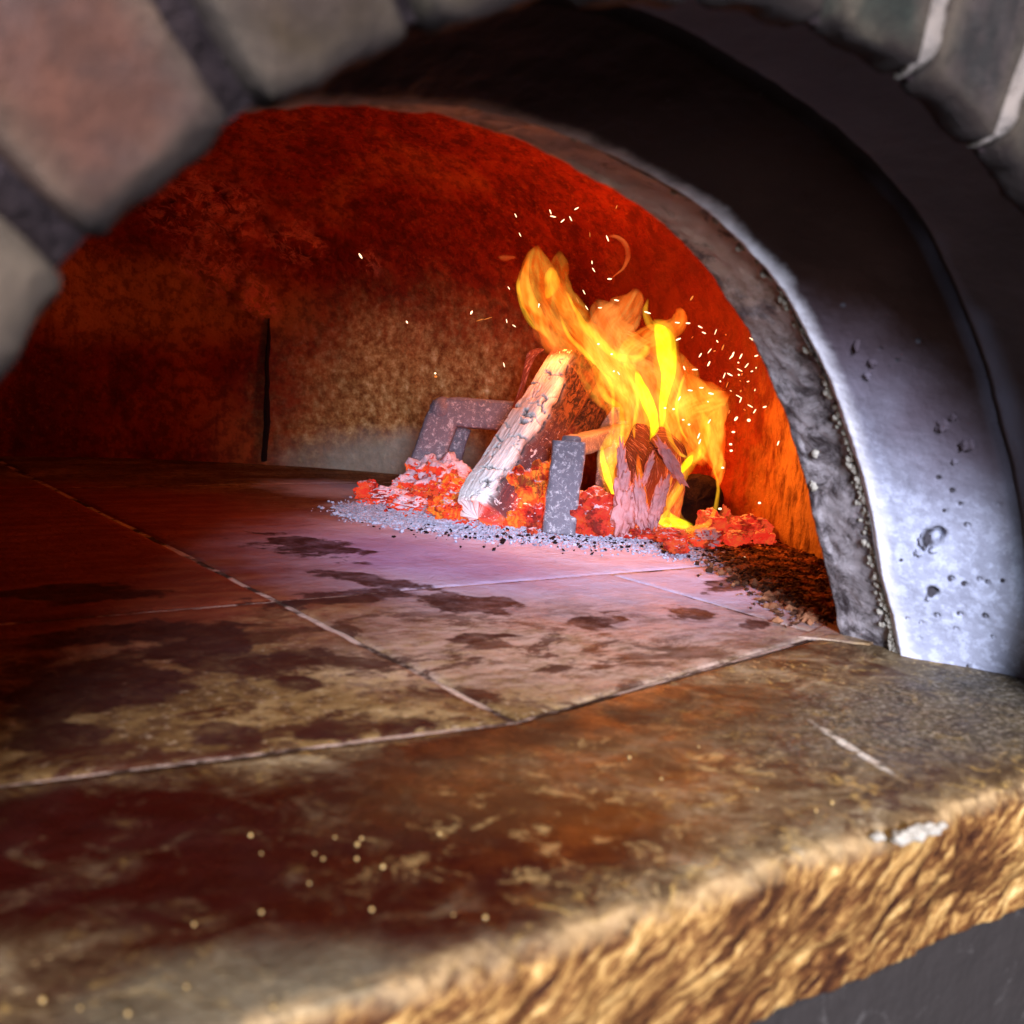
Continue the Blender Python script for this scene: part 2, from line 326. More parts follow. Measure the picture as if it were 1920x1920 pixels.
lt = g.mix(g.mth('MULTIPLY', g.mth('MULTIPLY', vn, g.ell((1.85, 1.85), (.75, .36), .1, .9, .5, 2)), .75), lt, g.mix(g.noise(20, 5, .7), (0.26, 0.15, 0.04), (0.72, 0.52, 0.22)))
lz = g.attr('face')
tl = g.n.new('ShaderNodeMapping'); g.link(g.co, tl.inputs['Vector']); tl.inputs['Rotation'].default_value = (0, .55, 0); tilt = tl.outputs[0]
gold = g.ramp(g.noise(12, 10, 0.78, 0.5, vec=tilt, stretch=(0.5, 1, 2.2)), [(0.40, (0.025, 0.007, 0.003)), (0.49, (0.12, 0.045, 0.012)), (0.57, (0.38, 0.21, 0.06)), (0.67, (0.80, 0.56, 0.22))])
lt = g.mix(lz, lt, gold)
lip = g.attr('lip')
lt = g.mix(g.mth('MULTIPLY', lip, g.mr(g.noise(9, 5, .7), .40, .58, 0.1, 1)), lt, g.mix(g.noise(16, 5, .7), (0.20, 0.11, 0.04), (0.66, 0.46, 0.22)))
b1 = g.bump(g.noise(3, 6, 0.6), 0.5, 0.05); b2 = g.bump(g.noise(22, 6, 0.7), 0.5, 0.02, b1)
b2 = g.bump(g.noise(80, 3, 0.6), 0.5, 0.006, b2)
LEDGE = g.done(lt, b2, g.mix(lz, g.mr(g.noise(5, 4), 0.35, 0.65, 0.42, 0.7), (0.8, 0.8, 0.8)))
g = Mat('dark_plaster', 0.7, 0.3)
BASEM = g.done(g.mix(g.mr(g.noise(5, 7, .75, 2), .58, .66, 0, .5), (0.026, 0.021, 0.018), (0.09, 0.08, 0.07)), g.bump(g.noise(8, 6), .5, .04))
# steel
g = Mat('ashy_steel', 0.6, 0.4)
sp = g.mr(g.noise(30, 8, 0.82, 0.4), 0.50, 0.68)
sc_ = g.mix(sp, g.mix(g.noise(5, 4), (0.10, 0.09, 0.11), (0.2, 0.18, 0.22)), g.mix(g.noise(9), (0.55, 0.48, 0.5), (0.85, 0.82, 0.85)))
g.b.inputs['Metallic'].default_value = 0.15
geo = g.n.new('ShaderNodeNewGeometry'); sn = g.n.new('ShaderNodeSeparateXYZ'); g.link(geo.outputs['Normal'], sn.inputs[0])
sc_ = g.mix(g.mr(sn.outputs['Z'], 0.4, 0.85, 0, 0.7), sc_, (0.30, 0.26, 0.26))
STEEL = g.done(sc_, g.bump(g.noise(18, 6, .7), .7, .02))
# logs
g = Mat('ashed_split_log', 0.85, 0.2)
fv = g.attr('flow', True)
grain = g.noise(14, 6, 0.65, 0.4, vec=fv, stretch=(2.2, 0.35, 1))
wht = g.mix(g.mr(grain, .38, .62), (0.68, 0.64, 0.60), (0.95, 0.93, 0.91))
dkc = g.mix(g.mr(g.noise(26, 6, .8, 1), .57, .63), g.mix(grain, (0.035, 0.012, 0.014), (0.17, 0.06, 0.06)), (0.8, 0.62, 0.6))
brn = g.mix(g.mr(g.noise(10, 6, .7, 1.2, vec=fv, stretch=(1, .6, 1)), .42, .62), (0.012, 0.004, 0.003), (0.12, 0.045, 0.014))
dkc = g.mix(g.attr('brown'), dkc, brn)
lg = g.mix(g.attr('ash'), dkc, wht)
lg = g.mix(g.attr('crack'), lg, (0.02, 0.01, 0.01))
ec = g.mix(g.mr(g.noise(9, 4), .4, .7), (1.0, 0.035, 0.02), (1.0, 0.22, 0.03))
LOG = g.done(lg, g.bump(grain, .35, .025), None, ec, g.mth('MULTIPLY', g.attr('glow'), 1.3))
g = Mat('charred_log', 0.8, 0.25)
fv = g.attr('flow', True)
gn = g.noise(12, 6, .7, .6, vec=fv, stretch=(2.4, .3, 1))
ch = g.ramp(gn, [(0.42, (0.02, 0.006, 0.006)), (0.55, (0.10, 0.03, 0.03)), (0.66, (0.62, 0.36, 0.38))])
CHAR = g.done(ch, g.bump(gn, .9, .05), None, (1.0, 0.09, 0.03), g.mth('MULTIPLY', g.mth('ADD', g.attr('glow'), g.mth('MULTIPLY', g.mr(gn, .47, .42), 0.18)), 0.9))
g = Mat('soot_black', 0.85, 0.2)
SOOT = g.done(g.mix(g.noise(12, 5), (0.004, 0.001, 0.001), (0.016, 0.004, 0.004)), g.bump(g.noise(12, 6, .7), .8, .05))
g = Mat('glowing_flake', 0.8, 0.2)
FLAKE = g.done(g.mix(g.noise(14, 5, .7), (0.22, 0.07, 0.08), (0.66, 0.42, 0.45)), g.bump(g.noise(20, 5), .6, .03), None, (1.0, 0.22, 0.16), g.mr(g.noise(8, 5), .3, .7, .06, .4))
# embers
def ember(name, hot, ashy, wmix=0.12, stops=[(0.10, (0.25, 0.003, 0.002)), (0.26, (0.95, 0.025, 0.012)), (0.6, (1.0, 0.055, 0.025)), (0.9, (1.0, 0.16, 0.03))]):
    g = Mat(name, 0.9, 0.1)
    wv = g.n.new('ShaderNodeTexWave'); g.link(g.co, wv.inputs['Vector']); wv.inputs['Scale'].default_value = 9; wv.inputs['Distortion'].default_value = 7
    wv.inputs['Detail'].default_value = 4; wv.inputs['Detail Scale'].default_value = 1.6
    wf = g.mix(wmix, g.noise(11, 5, .65, 1.0), wv.outputs['Fac']); cr = g.mr(g.noise(12, 5, .7, .8), .3, .6)
    e = g.ramp(g.mth('MULTIPLY', g.mth('ADD', wf, cr), 0.5), stops)
    crk = g.mr(g.vor(13, 'DISTANCE_TO_EDGE', vec=None), 0.02, 0.10); e = g.mix(g.mr(g.noise(8, 7, .75), .40, .52), g.mix(.8, e, (0.06, 0.001, 0.001)), e)
    sn = g.n.new('ShaderNodeSeparateXYZ'); geo = g.n.new('ShaderNodeNewGeometry'); g.link(geo.outputs['Normal'], sn.inputs[0])
    am = g.mr(g.mth('ADD', sn.outputs['Z'], g.mth('MULTIPLY', g.mth('SUBTRACT', g.noise(13, 7, .75), .5), 3.4)), 0.85 - ashy, 1.15 - ashy)
    bc = g.mix(am, (0.05, 0.01, 0.01), g.mix(g.noise(20, 5), (0.42, 0.33, 0.38), (0.86, 0.76, 0.82)))
    return g.done(bc, g.bump(wf, .5, .03), None, e, g.mth('MULTIPLY', g.mth('SUBTRACT', 1.0, g.mth('MULTIPLY', am, 0.93)), hot))
EMBER = ember('ember_glow', 1.0, 0.0, 0.55, [(0.14, (0.2, 0.003, 0.002)), (0.30, (1.0, 0.04, 0.01)), (0.55, (1.0, 0.11, 0.015)), (0.85, (1.0, 0.30, 0.03))])
EMBER_ASH = ember('ember_ashy', 0.9, 0.75)
EMBER_RED = ember('ember_red', 0.8, 0.05)
g = Mat('ash_grain', 0.95, 0.1)
ASH = g.done(g.mix(g.noise(10, 3), (0.20, 0.20, 0.27), (0.58, 0.62, 0.76)))
g = Mat('char_grain', 0.9, 0.2)
CRUMB = g.done(g.mix(g.mr(g.noise(9, 3), .45, .6), (0.05, 0.018, 0.008), (0.30, 0.13, 0.06)))
g = Mat('spark_glow')
SPARK = g.done((0, 0, 0), None, None, (1.0, 0.66, 0.38), 3.0)
g = Mat('spark_cooling')
SPARK_DIM = g.done((0, 0, 0), None, None, (1.0, 0.28, 0.05), 1.0)
def flame_mat(name, c_lo, c_hi, alpha, st, streak=(0.38, 0.66), edge=1.6, soft=0.5):
    m = bpy.data.materials.new(name); m.use_nodes = True; g = Mat.__new__(Mat); g.m = m; g.t = m.node_tree; g.n = g.t.nodes
    g.n.remove(g.n['Principled BSDF']); out = g.n['Material Output']
    fv = g.attr('flow', True)
    n1 = g.noise(2.4, 4, 0.5, 1.2, vec=fv, stretch=(1.0, 0.6, 1)); n2 = g.noise(1.5, 3, 0.5, 0.8, vec=fv)
    em = g.n.new('ShaderNodeEmission'); g.link(g.mix(g.mr(n1, *streak), c_lo, c_hi), em.inputs[0]); em.inputs[1].default_value = st
    lw = g.n.new('ShaderNodeLayerWeight'); lw.inputs[0].default_value = 0.5
    fac = g.mth('MULTIPLY', g.mth('SUBTRACT', 1.0, g.mth('POWER', lw.outputs['Facing'], edge * 1.6)), g.mth('POWER', g.attr('mid'), soft))
    al = g.mth('MULTIPLY', g.mth('MULTIPLY', fac, g.attr('fade')), g.mr(n2, 0.28, 0.62, alpha * 0.35, alpha), True)
    tr = g.n.new('ShaderNodeBsdfTransparent'); mx = g.n.new('ShaderNodeAddShader'); g.link(g.mth('MULTIPLY', al, st), em.inputs[1])
    g.link(tr.outputs[0], mx.inputs[0]); g.link(em.outputs[0], mx.inputs[1]); g.link(mx.outputs[0], out.inputs['Surface'])
    m.cycles.emission_sampling = 'NONE'; return m
FL_ORANGE = flame_mat('flame_orange', (1.0, 0.16, 0.008), (1.0, 0.38, 0.035), 1.0, 0.46, soft=0.8)
FL_PALE = flame_mat('flame_pale', (1.0, 0.19, 0.02), (1.0, 0.34, 0.06), 1.0, 0.44, soft=0.8)
FL_YEL = flame_mat('flame_yellow', (1.0, 0.42, 0.015), (1.0, 0.56, 0.03), 1.0, 0.40, edge=1.2, soft=1.2)
FL_HOT = flame_mat('flame_hot', (1.0, 0.85, 0.0), (1.0, 0.95, 0.02), 1.0, 0.75, edge=2.0, soft=0.8)
FL_WISP = flame_mat('flame_wisp', (0.9, 0.12, 0.02), (1.0, 0.26, 0.05), 1.0, 0.22, soft=1.2)

# ---------------------------------------------------------------- setting: hearth floor and tiles
def slab(name, poly, ztop, thick, mat, parent=None, n=26, wob=0.006, kind=None):
    """a tile: four corners, rounded and slightly chipped edges"""
    a, b, c, d = [np.array(p, float) for p in poly]; V = []
    ts = np.concatenate([[0, 0.004, 0.012], np.linspace(0.03, 0.97, n), [0.988, 0.996, 1]])
    m = len(ts)
    for u in ts:
        for v in ts:
            p = (a * (1 - u) + b * u) * (1 - v) + (d * (1 - u) + c * u) * v
            e = min(u, 1 - u, v, 1 - v)
            z = ztop + wob * 0.6 * nz(p[0] * 1.3, p[1] * 1.3, 0) - (0.012 if e == 0 else 0.004 if e < 0.006 else 0)
            if e < 0.015:
                q = 0.009 * nz(p[0] * 9, p[1] * 9, 5); p = p + np.array([q, q * .7])
            V.append((p[0], p[1], z))
    Fc = grid_faces(m, m)
    # skirt
    ring = [i * m for i in range(m)] + [(m - 1) * m + j for j in range(1, m)] + [i * m + m - 1 for i in range(m - 2, -1, -1)] + [j for j in range(m - 2, 0, -1)]
    base = len(V)
    for r in ring: V.append((V[r][0], V[r][1], ztop - thick))
    k = len(ring)
    for i in range(k): Fc.append((ring[i], base + i, base + (i + 1) % k, ring[(i + 1) % k]))
    o = mesh(name, V, Fc, mat, parent)
    return o
def yfront(x): return 2.44 + (0.14 * max(0, 1.82 - x) / 1.3 if x < 1.82 else 0.34 * (x - 1.82) / 1.75)
gp = 0.009
_fx = [-3.5, -1.68, .07, 1.82, 3.57, 5.32, 7]
floor = mesh('floor', [(x, yfront(x) - .006, -0.008) for x in _fx] + [(x, 11, -0.008) for x in _fx], [(i, i + 1, i + 8, i + 7) for i in range(6)], GROUT, smooth=False)
tag(floor, kind='structure')
rows = [(None, 4.09), (4.09, 7.75), (7.75, 10.2)]
cols = [[-1.68, 0.07, 1.82, 3.57, 5.32], [-1.68, 1.82, 5.5, 6.5], [-1.68, 1.82, 5.5]]
for (y0, y1), xs in zip(rows, cols):
    for x0, x1 in zip(xs[:-1], xs[1:]):
        ya, yb = (yfront(x0), yfront(x1)) if y0 is None else (y0, y0)
        slab('hearth_tile', [(x0 + gp, ya + gp), (x1 - gp, yb + gp), (x1 - gp, y1 - gp), (x0 + gp, y1 - gp)], random.uniform(-.003, .003), 0.05, HEARTH, floor)

# ---------------------------------------------------------------- dome
c0 = np.array([1.64, 5.9]); RD = 3.9
def dome_pt(th, s):
    """th angle, s 0..1 wall, 1..2 vault"""
    if s < 1: r, z = RD, -0.05 + 1.30 * s
    else:
        q = (s - 1) * math.pi / 2; r = RD * math.cos(q); z = 1.25 + 1.75 * math.sin(q)
    return r, z
V = []; nu, nv = 120, 420
ss = np.concatenate([np.linspace(0, 1, 45, endpoint=False), 1 + np.linspace(0, 1, nu - 45)])
for s in ss:
    for j in range(nv):
        th = 2 * math.pi * j / nv; r, z = dome_pt(th, s)
        x, y = c0[0] + r * math.cos(th), c0[1] + r * math.sin(th)
        k = 0.05 * nz(x * .8, y * .8, z * .8, 4) + 0.012 * nz(x * 7, y * 7, z * 7, 4)
        # spalled patch high on the back wall
        for cx, cy, cz, rr, am in ((3.3, 9.0, 2.15, .5, .10), (4.0, 8.7, 1.95, .3, .07), (3.4, 9.1, 1.65, .32, .07), (4.4, 8.2, 1.7, .22, .06), (3.8, 9.1, 1.45, .25, .06)):
            d2 = ((x - cx) ** 2 + (y - cy) ** 2 + (z - cz) ** 2) / rr ** 2
            if d2 < 5: k += am * math.exp(-d2) * (0.4 + 2.2 * max(0, nz(x * 5, y * 5, z * 5, 4)))
        dd = np.array([math.cos(th), math.sin(th)]) * k
        x -= dd[0]; y -= dd[1]
        y = max(y, 2.86)
        # the open seam between two wall panels
        V.append((x, y, z))
Fc = []
for f in grid_faces(len(ss), nv, True):
    c = np.mean([V[i] for i in f], axis=0)
    if c[1] < 2.9 and inside_mouth(c[0] - 1.64, c[2], 1.17): continue
    Fc.append(f)
chamber = thing('oven_chamber', (1.64, 5.9, 0), 'round fired clay baking chamber glowing dark red around the fire', 'oven chamber')
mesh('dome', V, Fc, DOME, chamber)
# seam: a narrow black gap with a lip, standing on the wall
p = fl(505, 852); sx, sy = 3.9, 9.08
ang = math.atan2(sy - c0[1], sx - c0[0]); rr = RD - 0.10
V = []
for k in range(30):
    z = 0.03 + 1.22 * k / 29; a = ang + 0.004 * nz(z * 4, 0, 0, 4); wd = 0.0075 * (1 - 0.6 * k / 29) * (1 + .7 * nz(z * 9, 3, 0, 4)) * min(1, (30 - k) / 5)
    for q, dr in ((-1, .16), (-.6, 0), (.6, 0), (1, .16)):
        V.append((c0[0] + (rr + dr) * math.cos(a + q * wd), c0[1] + (rr + dr) * math.sin(a + q * wd), z))
mesh('wall_seam', V, grid_faces(30, 4), SOOT, chamber)

# ---------------------------------------------------------------- mouth: throat and rim
mouth = thing('oven_mouth', (1.64, 2.2, 0), 'smooth grey cement throat of the oven between brick arch and fire chamber', 'oven mouth')
pp = crom([(p[0], p[1]) for p in PROF], 14)
half = list(pp); full = [(a, b) for a, b in half] + [(-a, b) for a, b in half[-2::-1]]
full = np.array(full)
nrm = np.gradient(full, axis=0); nrm = np.stack([nrm[:, 1], -nrm[:, 0]], 1); nrm /= np.linalg.norm(nrm, axis=1)[:, None]   # outward
if nrm[0, 0] < 0: nrm = -nrm
ys = np.concatenate([np.linspace(1.525, 1.97, 20), [1.985, 1.995, 2.005, 2.02], np.linspace(2.035, 2.46, 66)])
def ring_surface(ys, scale, disp, name, mat):
    V = []; pts = full
    for y in ys:
        s = scale(y)
        for k in range(len(pts)):
            o, z = pts[k] * s; q = disp(o, y, z)
            V.append((1.64 + o + nrm[k, 0] * q, y, z + nrm[k, 1] * q - (0.03 if z < 0.001 else 0)))
    return mesh(name, V, grid_faces(len(ys), len(pts)), mat, mouth)
# finer resampling along the arch
L = np.concatenate([[0], np.cumsum(np.linalg.norm(np.diff(full, axis=0), axis=1))]); NN = 1000
tt = np.linspace(0, L[-1], NN); full = np.stack([np.interp(tt, L, full[:, 0]), np.interp(tt, L, full[:, 1])], 1)
nrm = np.stack([np.interp(tt, L, nrm[:, 0]), np.interp(tt, L, nrm[:, 1])], 1)
def dthroat(o, y, z):
    q = 0.012 * nz(o * 2, y * 2, z * 2, 3) + 0.003 * nz(o * 16, y * 16, z * 16, 3)
    if o > 0:
        for p, r in pits:
            d = (1.64 + o - p[0]) ** 2 + (y - p[1]) ** 2 + (z - p[2]) ** 2
            if d < 9 * r * r: q += 1.5 * r * math.exp(-d / r / r * 1.2)
    return q
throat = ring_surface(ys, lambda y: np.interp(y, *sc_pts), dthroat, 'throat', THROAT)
def drim(o, y, z):
    return 0.013 * nz(o * 5, y * 5, z * 5, 5) + (0.018 * max(0, nz(o * 4 + 9, y * 2, z * 4, 4)) if 2.5 < y < 2.72 else 0)
ys2 = np.concatenate([np.linspace(2.458, 2.74, 30), [2.75, 2.765, 2.79, 2.83]])
rim = ring_surface(ys2, lambda y: np.interp(y, [2.458, 2.48, 2.7, 2.75, 2.765, 2.79, 2.83], [.982, .995, 1.0, 1.003, 1.012, 1.04, 1.38]), drim, 'rim', RIM)
tag(rim, 'rough mottled dark inner rim of the oven mouth')
def lump(name, P, r, mat, parent=None, sub=3, amp=.35, sc=1.6, stretch=(1, 1, 1), rot=None, seed=0, base=None):
    bm = bmesh.new(); bmesh.ops.create_icosphere(bm, subdivisions=sub, radius=1)
    V = []; sd = seed * 7.3
    for v in bm.verts:
        n = v.co * (1 + amp * nz(v.co.x * sc + sd, v.co.y * sc, v.co.z * sc, 4))
        n = Vector((n.x * stretch[0], n.y * stretch[1], n.z * stretch[2])) * r
        if rot is not None: n = rot @ n
        V.append(np.array(P) + np.array(n))
    Fc = [[v.index for v in f.verts] for f in bm.faces]; bm.free()
    return mesh(name, V, Fc, mat, parent, base=P if base is None and parent is None else base)
# raised blobs of cement on the throat wall
for i, (px, py, r, st) in enumerate([(1608, 642, .022, (.6, .6, 1.7)), (1636, 680, .019, (1, 1, 1)), (1627, 704, .018, (1, 1, .9)), (1768, 795, .030, (.7, 1, 1)), (1785, 780, .022, (.6, 1, .9)), (1812, 832, .030, (.7, 1.2, 1)),
                                     (1733, 1012, .030, (.6, .9, 1.3)), (1722, 1035, .026, (.6, 1, .8)), (1748, 1032, .022, (.5, 1, .7)), (1742, 1118, .020, (.6, .8, 1.2)), (1790, 865, .014, (.8, 1, 1)),
                                     (1528, 850, .018, (.7, 1, 1)), (1525, 910, .020, (.7, 1, 1.4))]):
    P = on_throat(px, py)
    if P is not None: lump('cement_blob', P, r * .8, CRUST if i in (11, 12) else THROAT, mouth, 3, .5, 2, st, seed=i)
# crust along the line where throat meets rim
crust = []
V = []; Fc = []
for i in range(520):
    k = int(abs(random.gauss(0, 150))); y = 2.47 + random.gauss(0, .018); s = .992
    P = np.array([1.64 + full[k, 0] * s, y, full[k, 1] * s]); r = random.uniform(.004, .013)
    bm = bmesh.new(); bmesh.ops.create_icosphere(bm, subdivisions=1, radius=r); b = len(V)
    for v in bm.verts: V.append(P + np.array(v.co) * (1 + .6 * random.random()))
    Fc += [[b + v.index for v in f.verts] for f in bm.faces]; bm.free()
cr = mesh('crust_line', V, Fc, CRUST, mouth); cr['kind'] = 'stuff'
# small cement sill at the right foot of the rim
sill = slab('sill', [(3.44, 2.80), (3.60, 2.58), (3.74, 2.62), (3.70, 2.88)], 0.006, 0.05, HEARTH, mouth, 12, .02)

# ---------------------------------------------------------------- brick arch
arch = thing('brick_arch', (1.63, 1.45, 0), 'ring of worn pinkish and grey bricks framing the oven opening', 'brick arch')
PITCH = 10.3; J = 2.0
def brick(a0, a1, r0, r1, y0, y1, col, seed, parent):
    nu, nv_, nw = 26, 14, 6; V = []; at_e = []; at_s = []
    # surface of a box grid: param cube
    pts = {}; Fc = []
    def vid(i, j, k):
        if (i, j, k) in pts: return pts[(i, j, k)]
        u, v, w_ = i / nu, j / nv_, k / nw
        def rnd(t, n):  # pull the edges in for a worn arris
            return t
        a = math.radians(a0 + (a1 - a0) * v); r = r0 + (r1 - r0) * u; y = y0 + (y1 - y0) * w_
        e = sorted([min(u, 1 - u) * (r1 - r0), min(v, 1 - v) * 0.25, min(w_, 1 - w_) * (y1 - y0)])
        P = np.array([1.63 + r * math.cos(a), y, r * math.sin(a)])
        cen = np.array([1.63 + (r0 + r1) / 2 * math.cos(math.radians((a0 + a1) / 2)), (y0 + y1) / 2, (r0 + r1) / 2 * math.sin(math.radians((a0 + a1) / 2))])
        q = 0.012 * nz(P[0] * 9 + seed, P[1] * 9, P[2] * 9, 4)
        bev = max(0, 0.022 - e[1]) * (0.7 + .8 * abs(nz(P[0] * 7, P[1] * 7 + seed, P[2] * 7)))
        d = (cen - P) / np.linalg.norm(cen - P)
        P = P + d * (bev * 0.9 + q)
        pts[(i, j, k)] = len(V); V.append(P)
        at_e.append(min(1, max(0, 1 - e[1] / 0.06))); at_s.append(1.0 if (u == 0 and w_ > 0) else max(0, 1 - u * (r1 - r0) / 0.06) * (0.8 + .9 * nz(P[0] * 6, P[1] * 6, P[2] * 6 + seed)))  # underside fully dark as painted shade, soot fading up the face
        return pts[(i, j, k)]
    for i in range(nu):
        for j in range(nv_):
            for k in (0, nw): Fc.append([vid(i, j, k), vid(i + 1, j, k), vid(i + 1, j + 1, k), vid(i, j + 1, k)][::1 if k == 0 else -1])
    for i in range(nu):
        for k in range(nw):
            for j in (0, nv_): Fc.append([vid(i, j, k), vid(i, j, k + 1), vid(i + 1, j, k + 1), vid(i + 1, j, k)][::1 if j == 0 else -1])
    for j in range(nv_):
        for k in range(nw):
            for i in (0, nu): Fc.append([vid(i, j, k), vid(i, j + 1, k), vid(i, j + 1, k + 1), vid(i, j, k + 1)][::1 if i == 0 else -1])
    o = mesh('brick', V, Fc, BRICK, parent, attrs={'edge': at_e, 'soot': np.clip(at_s, 0, 1)}); o.color = (*col, 1)  # 'soot' holds inner edge soot and the painted shade of the underside
    return o
start = 128.6 - PITCH * 12
PINK, OLIVE, GREY = (0.155, 0.060, 0.034), (0.062, 0.042, 0.019), (0.030, 0.034, 0.026)
for k in range(18):
    a = start + PITCH * k
    if a < 0 or a + PITCH > 182: continue
    mid = a + PITCH / 2
    col = PINK if mid > 128 else OLIVE if mid > 100 else GREY
    col = tuple(c * random.uniform(.88, 1.1) for c in col)
    if mid > 139: col = (0.16, 0.115, 0.075)
    brick(a + J / 2, a + PITCH - J / 2, 1.655 + random.uniform(-.01, .012), 2.75, 1.44 + random.uniform(-.006, .006), 1.53, col, k * 3.1, arch)
# recessed mortar ring behind the joints
V = []; n = 140
for k in range(n):
    a = math.pi * k / (n - 1)
    for r, y in ((1.68, 1.528), (1.675, 1.50), (2.76, 1.50), (2.76, 1.528)):
        V.append((1.63 + (r + .006 * nz(a * 20, r, y)) * math.cos(a), y + .012 * nz(a * 14, r, 3), (r + .006 * nz(a * 20, r, y)) * math.sin(a)))
mesh('mortar', V, grid_faces(n, 4, True), MORTAR, arch)
# pale mortar squeezed out of the two right joints
for a, dr in ((start + PITCH * 7, .5), (start + PITCH * 6, .45)):
    V = []; n = 40; ar = math.radians(a)
    for k in range(n):
        r = 1.665 + 0.9 * k / (n - 1); wd = (0.026 + (.022 if k < 5 else 0) + .01 * nz(k * .5, a, 0)) * (.05, .55, .9, 1.1, 1.1)[min(k, 4)] / (1 if k < 4 else 1.1)
        for j in range(8):
            q = math.pi * j / 7; off = wd * math.cos(q); yy = 1.515 - 0.085 * math.sin(q) * (.1, .6, .9, 1)[min(k, 3)] - .01 * nz(k * .4, j, a)
            V.append((1.63 + r * math.cos(ar) - off * math.sin(ar), yy, r * math.sin(ar) + off * math.cos(ar)))
    o = mesh('mortar_joint', V, grid_faces(n, 8), PALE, arch); o['label'] = 'pale bulging mortar squeezed out of the joint'

# ---------------------------------------------------------------- ledge
ledge = thing('stone_ledge', (1.8, 1.43, -0.36), 'stained brown stone ledge with chipped golden front edge before the oven', 'ledge')
xs = np.linspace(-1.2, 5.2, 620)
sec = [(t, 0) for t in np.linspace(0, 1, 46)]       # top, back to front
V = []; fa = []; li = []
nt, nf = 60, 46
for x in xs:
    yb = yfront(x) - 0.009
    yf = 1.45 + 0.02 * nz(x * 2.2, 0, 1, 4)
    zbot = -0.36 + 0.02 * nz(x * 1.5, 4, 4)
    for k in range(nt):
        t = k / (nt - 1); y = yb + (yf + .02 - yb) * (1 - (1 - t) ** 1.25)
        dz = -0.001 + 0.004 * nz(x * 1.5, y * 1.5, 0, 3) + .003 * nz(x * 12, y * 12, 0, 3)
        if k == 0: dz -= .012
        df = (y - yf)
        if df < .10: dz -= (0.10 - df) ** 2 * 2.2 + .02 * max(0, nz(x * 8, y * 8, 2, 4)) * (1 - df / .1)
        V.append((x, y, dz)); fa.append(0); li.append(min(1, max(0, 1 - (df - .01) / .045)))
    ztop = V[-1][2]
    for k in range(nf):
        t = (k + 1) / nf; z = ztop + (zbot - ztop) * t
        y = yf - 0.018 * math.sin(math.pi * min(1, t * 1.4)) + 0.012 * nz(x * 3.6 + z * 3, z * 4, 7, 5) * (1 if t < .97 else .4) + .008 * nz(x * 18, z * 18, 1, 5)
        y += .022 * min(1, max(0, (0.12 - t) / .12))
        V.append((x, y, z)); fa.append(min(1, t / .10)); li.append(max(0, 1 - t / .13))
    V.append((x, 1.7, zbot)); fa.append(1); li.append(0)
mesh('slab', V, grid_faces(len(xs), nt + nf + 1), LEDGE, ledge, attrs={'face': fa, 'lip': li})
base = mesh('counter_base', [(-1.5, 1.475, -0.355), (5.5, 1.475, -0.355), (5.5, 1.475, -2.2), (-1.5, 1.475, -2.2), (-1.5, 2.3, -0.4), (5.5, 2.3, -0.4)], [(0, 3, 2, 1), (0, 1, 5, 4)], BASEM, smooth=False)
tag(base, kind='structure')
# crumbs lying on the edge, chalk scrape, golden chips
cl = thing('plaster_crumb', ay(1700, 1568, 1.50), 'white plaster crumb lying on the right part of the ledge edge', 'crumb')
for i, (px, py, r) in enumerate([(1645, 1568, .014), (1690, 1570, .022), (1718, 1562, .024), (1745, 1555, .020), (1765, 1548, .012)]):
    P = fl(px, py, -.01); lump('crumb_lobe', P, r, CRUST, cl, 3, .4, 1.5, (1.2, 1, .7), seed=i + 3)

g = Mat('golden_bead', 0.25, 0.6); BEAD = g.done((0.42, 0.27, 0.09))
V = []; Fc = []
for k, (px, py) in enumerate([(490, 1600), (470, 1566), (490, 1710), (628, 1570), (670, 1583), (669, 1610), (606, 1610), (718, 1625), (697, 1705), (364, 1733), (590, 1600), (824, 1563), (678, 1572), (580, 1656), (1180, 1420), (1240, 1460), (1310, 1400), (1560, 1505), (1530, 1520), (1420, 1480), (850, 1715), (910, 1720), (512, 1890), (150, 1890), (80, 1875), (240, 1900), (350, 1850)]):
    P = fl(px, py, .004); rr_ = .0025 + .0028 * ((k * 37) % 10) / 10; bm = bmesh.new(); bmesh.ops.create_icosphere(bm, subdivisions=2, radius=rr_); b = len(V)
    for v in bm.verts: V.append(P + np.array(v.co))
    Fc += [[b + v.index for v in f.verts] for f in bm.faces]; bm.free()
bead = mesh('crumbs', V, Fc, BEAD, base=fl(700, 1650)); tag(bead, 'tiny golden grains scattered on the dark front of the ledge', 'crumbs', kind='stuff')

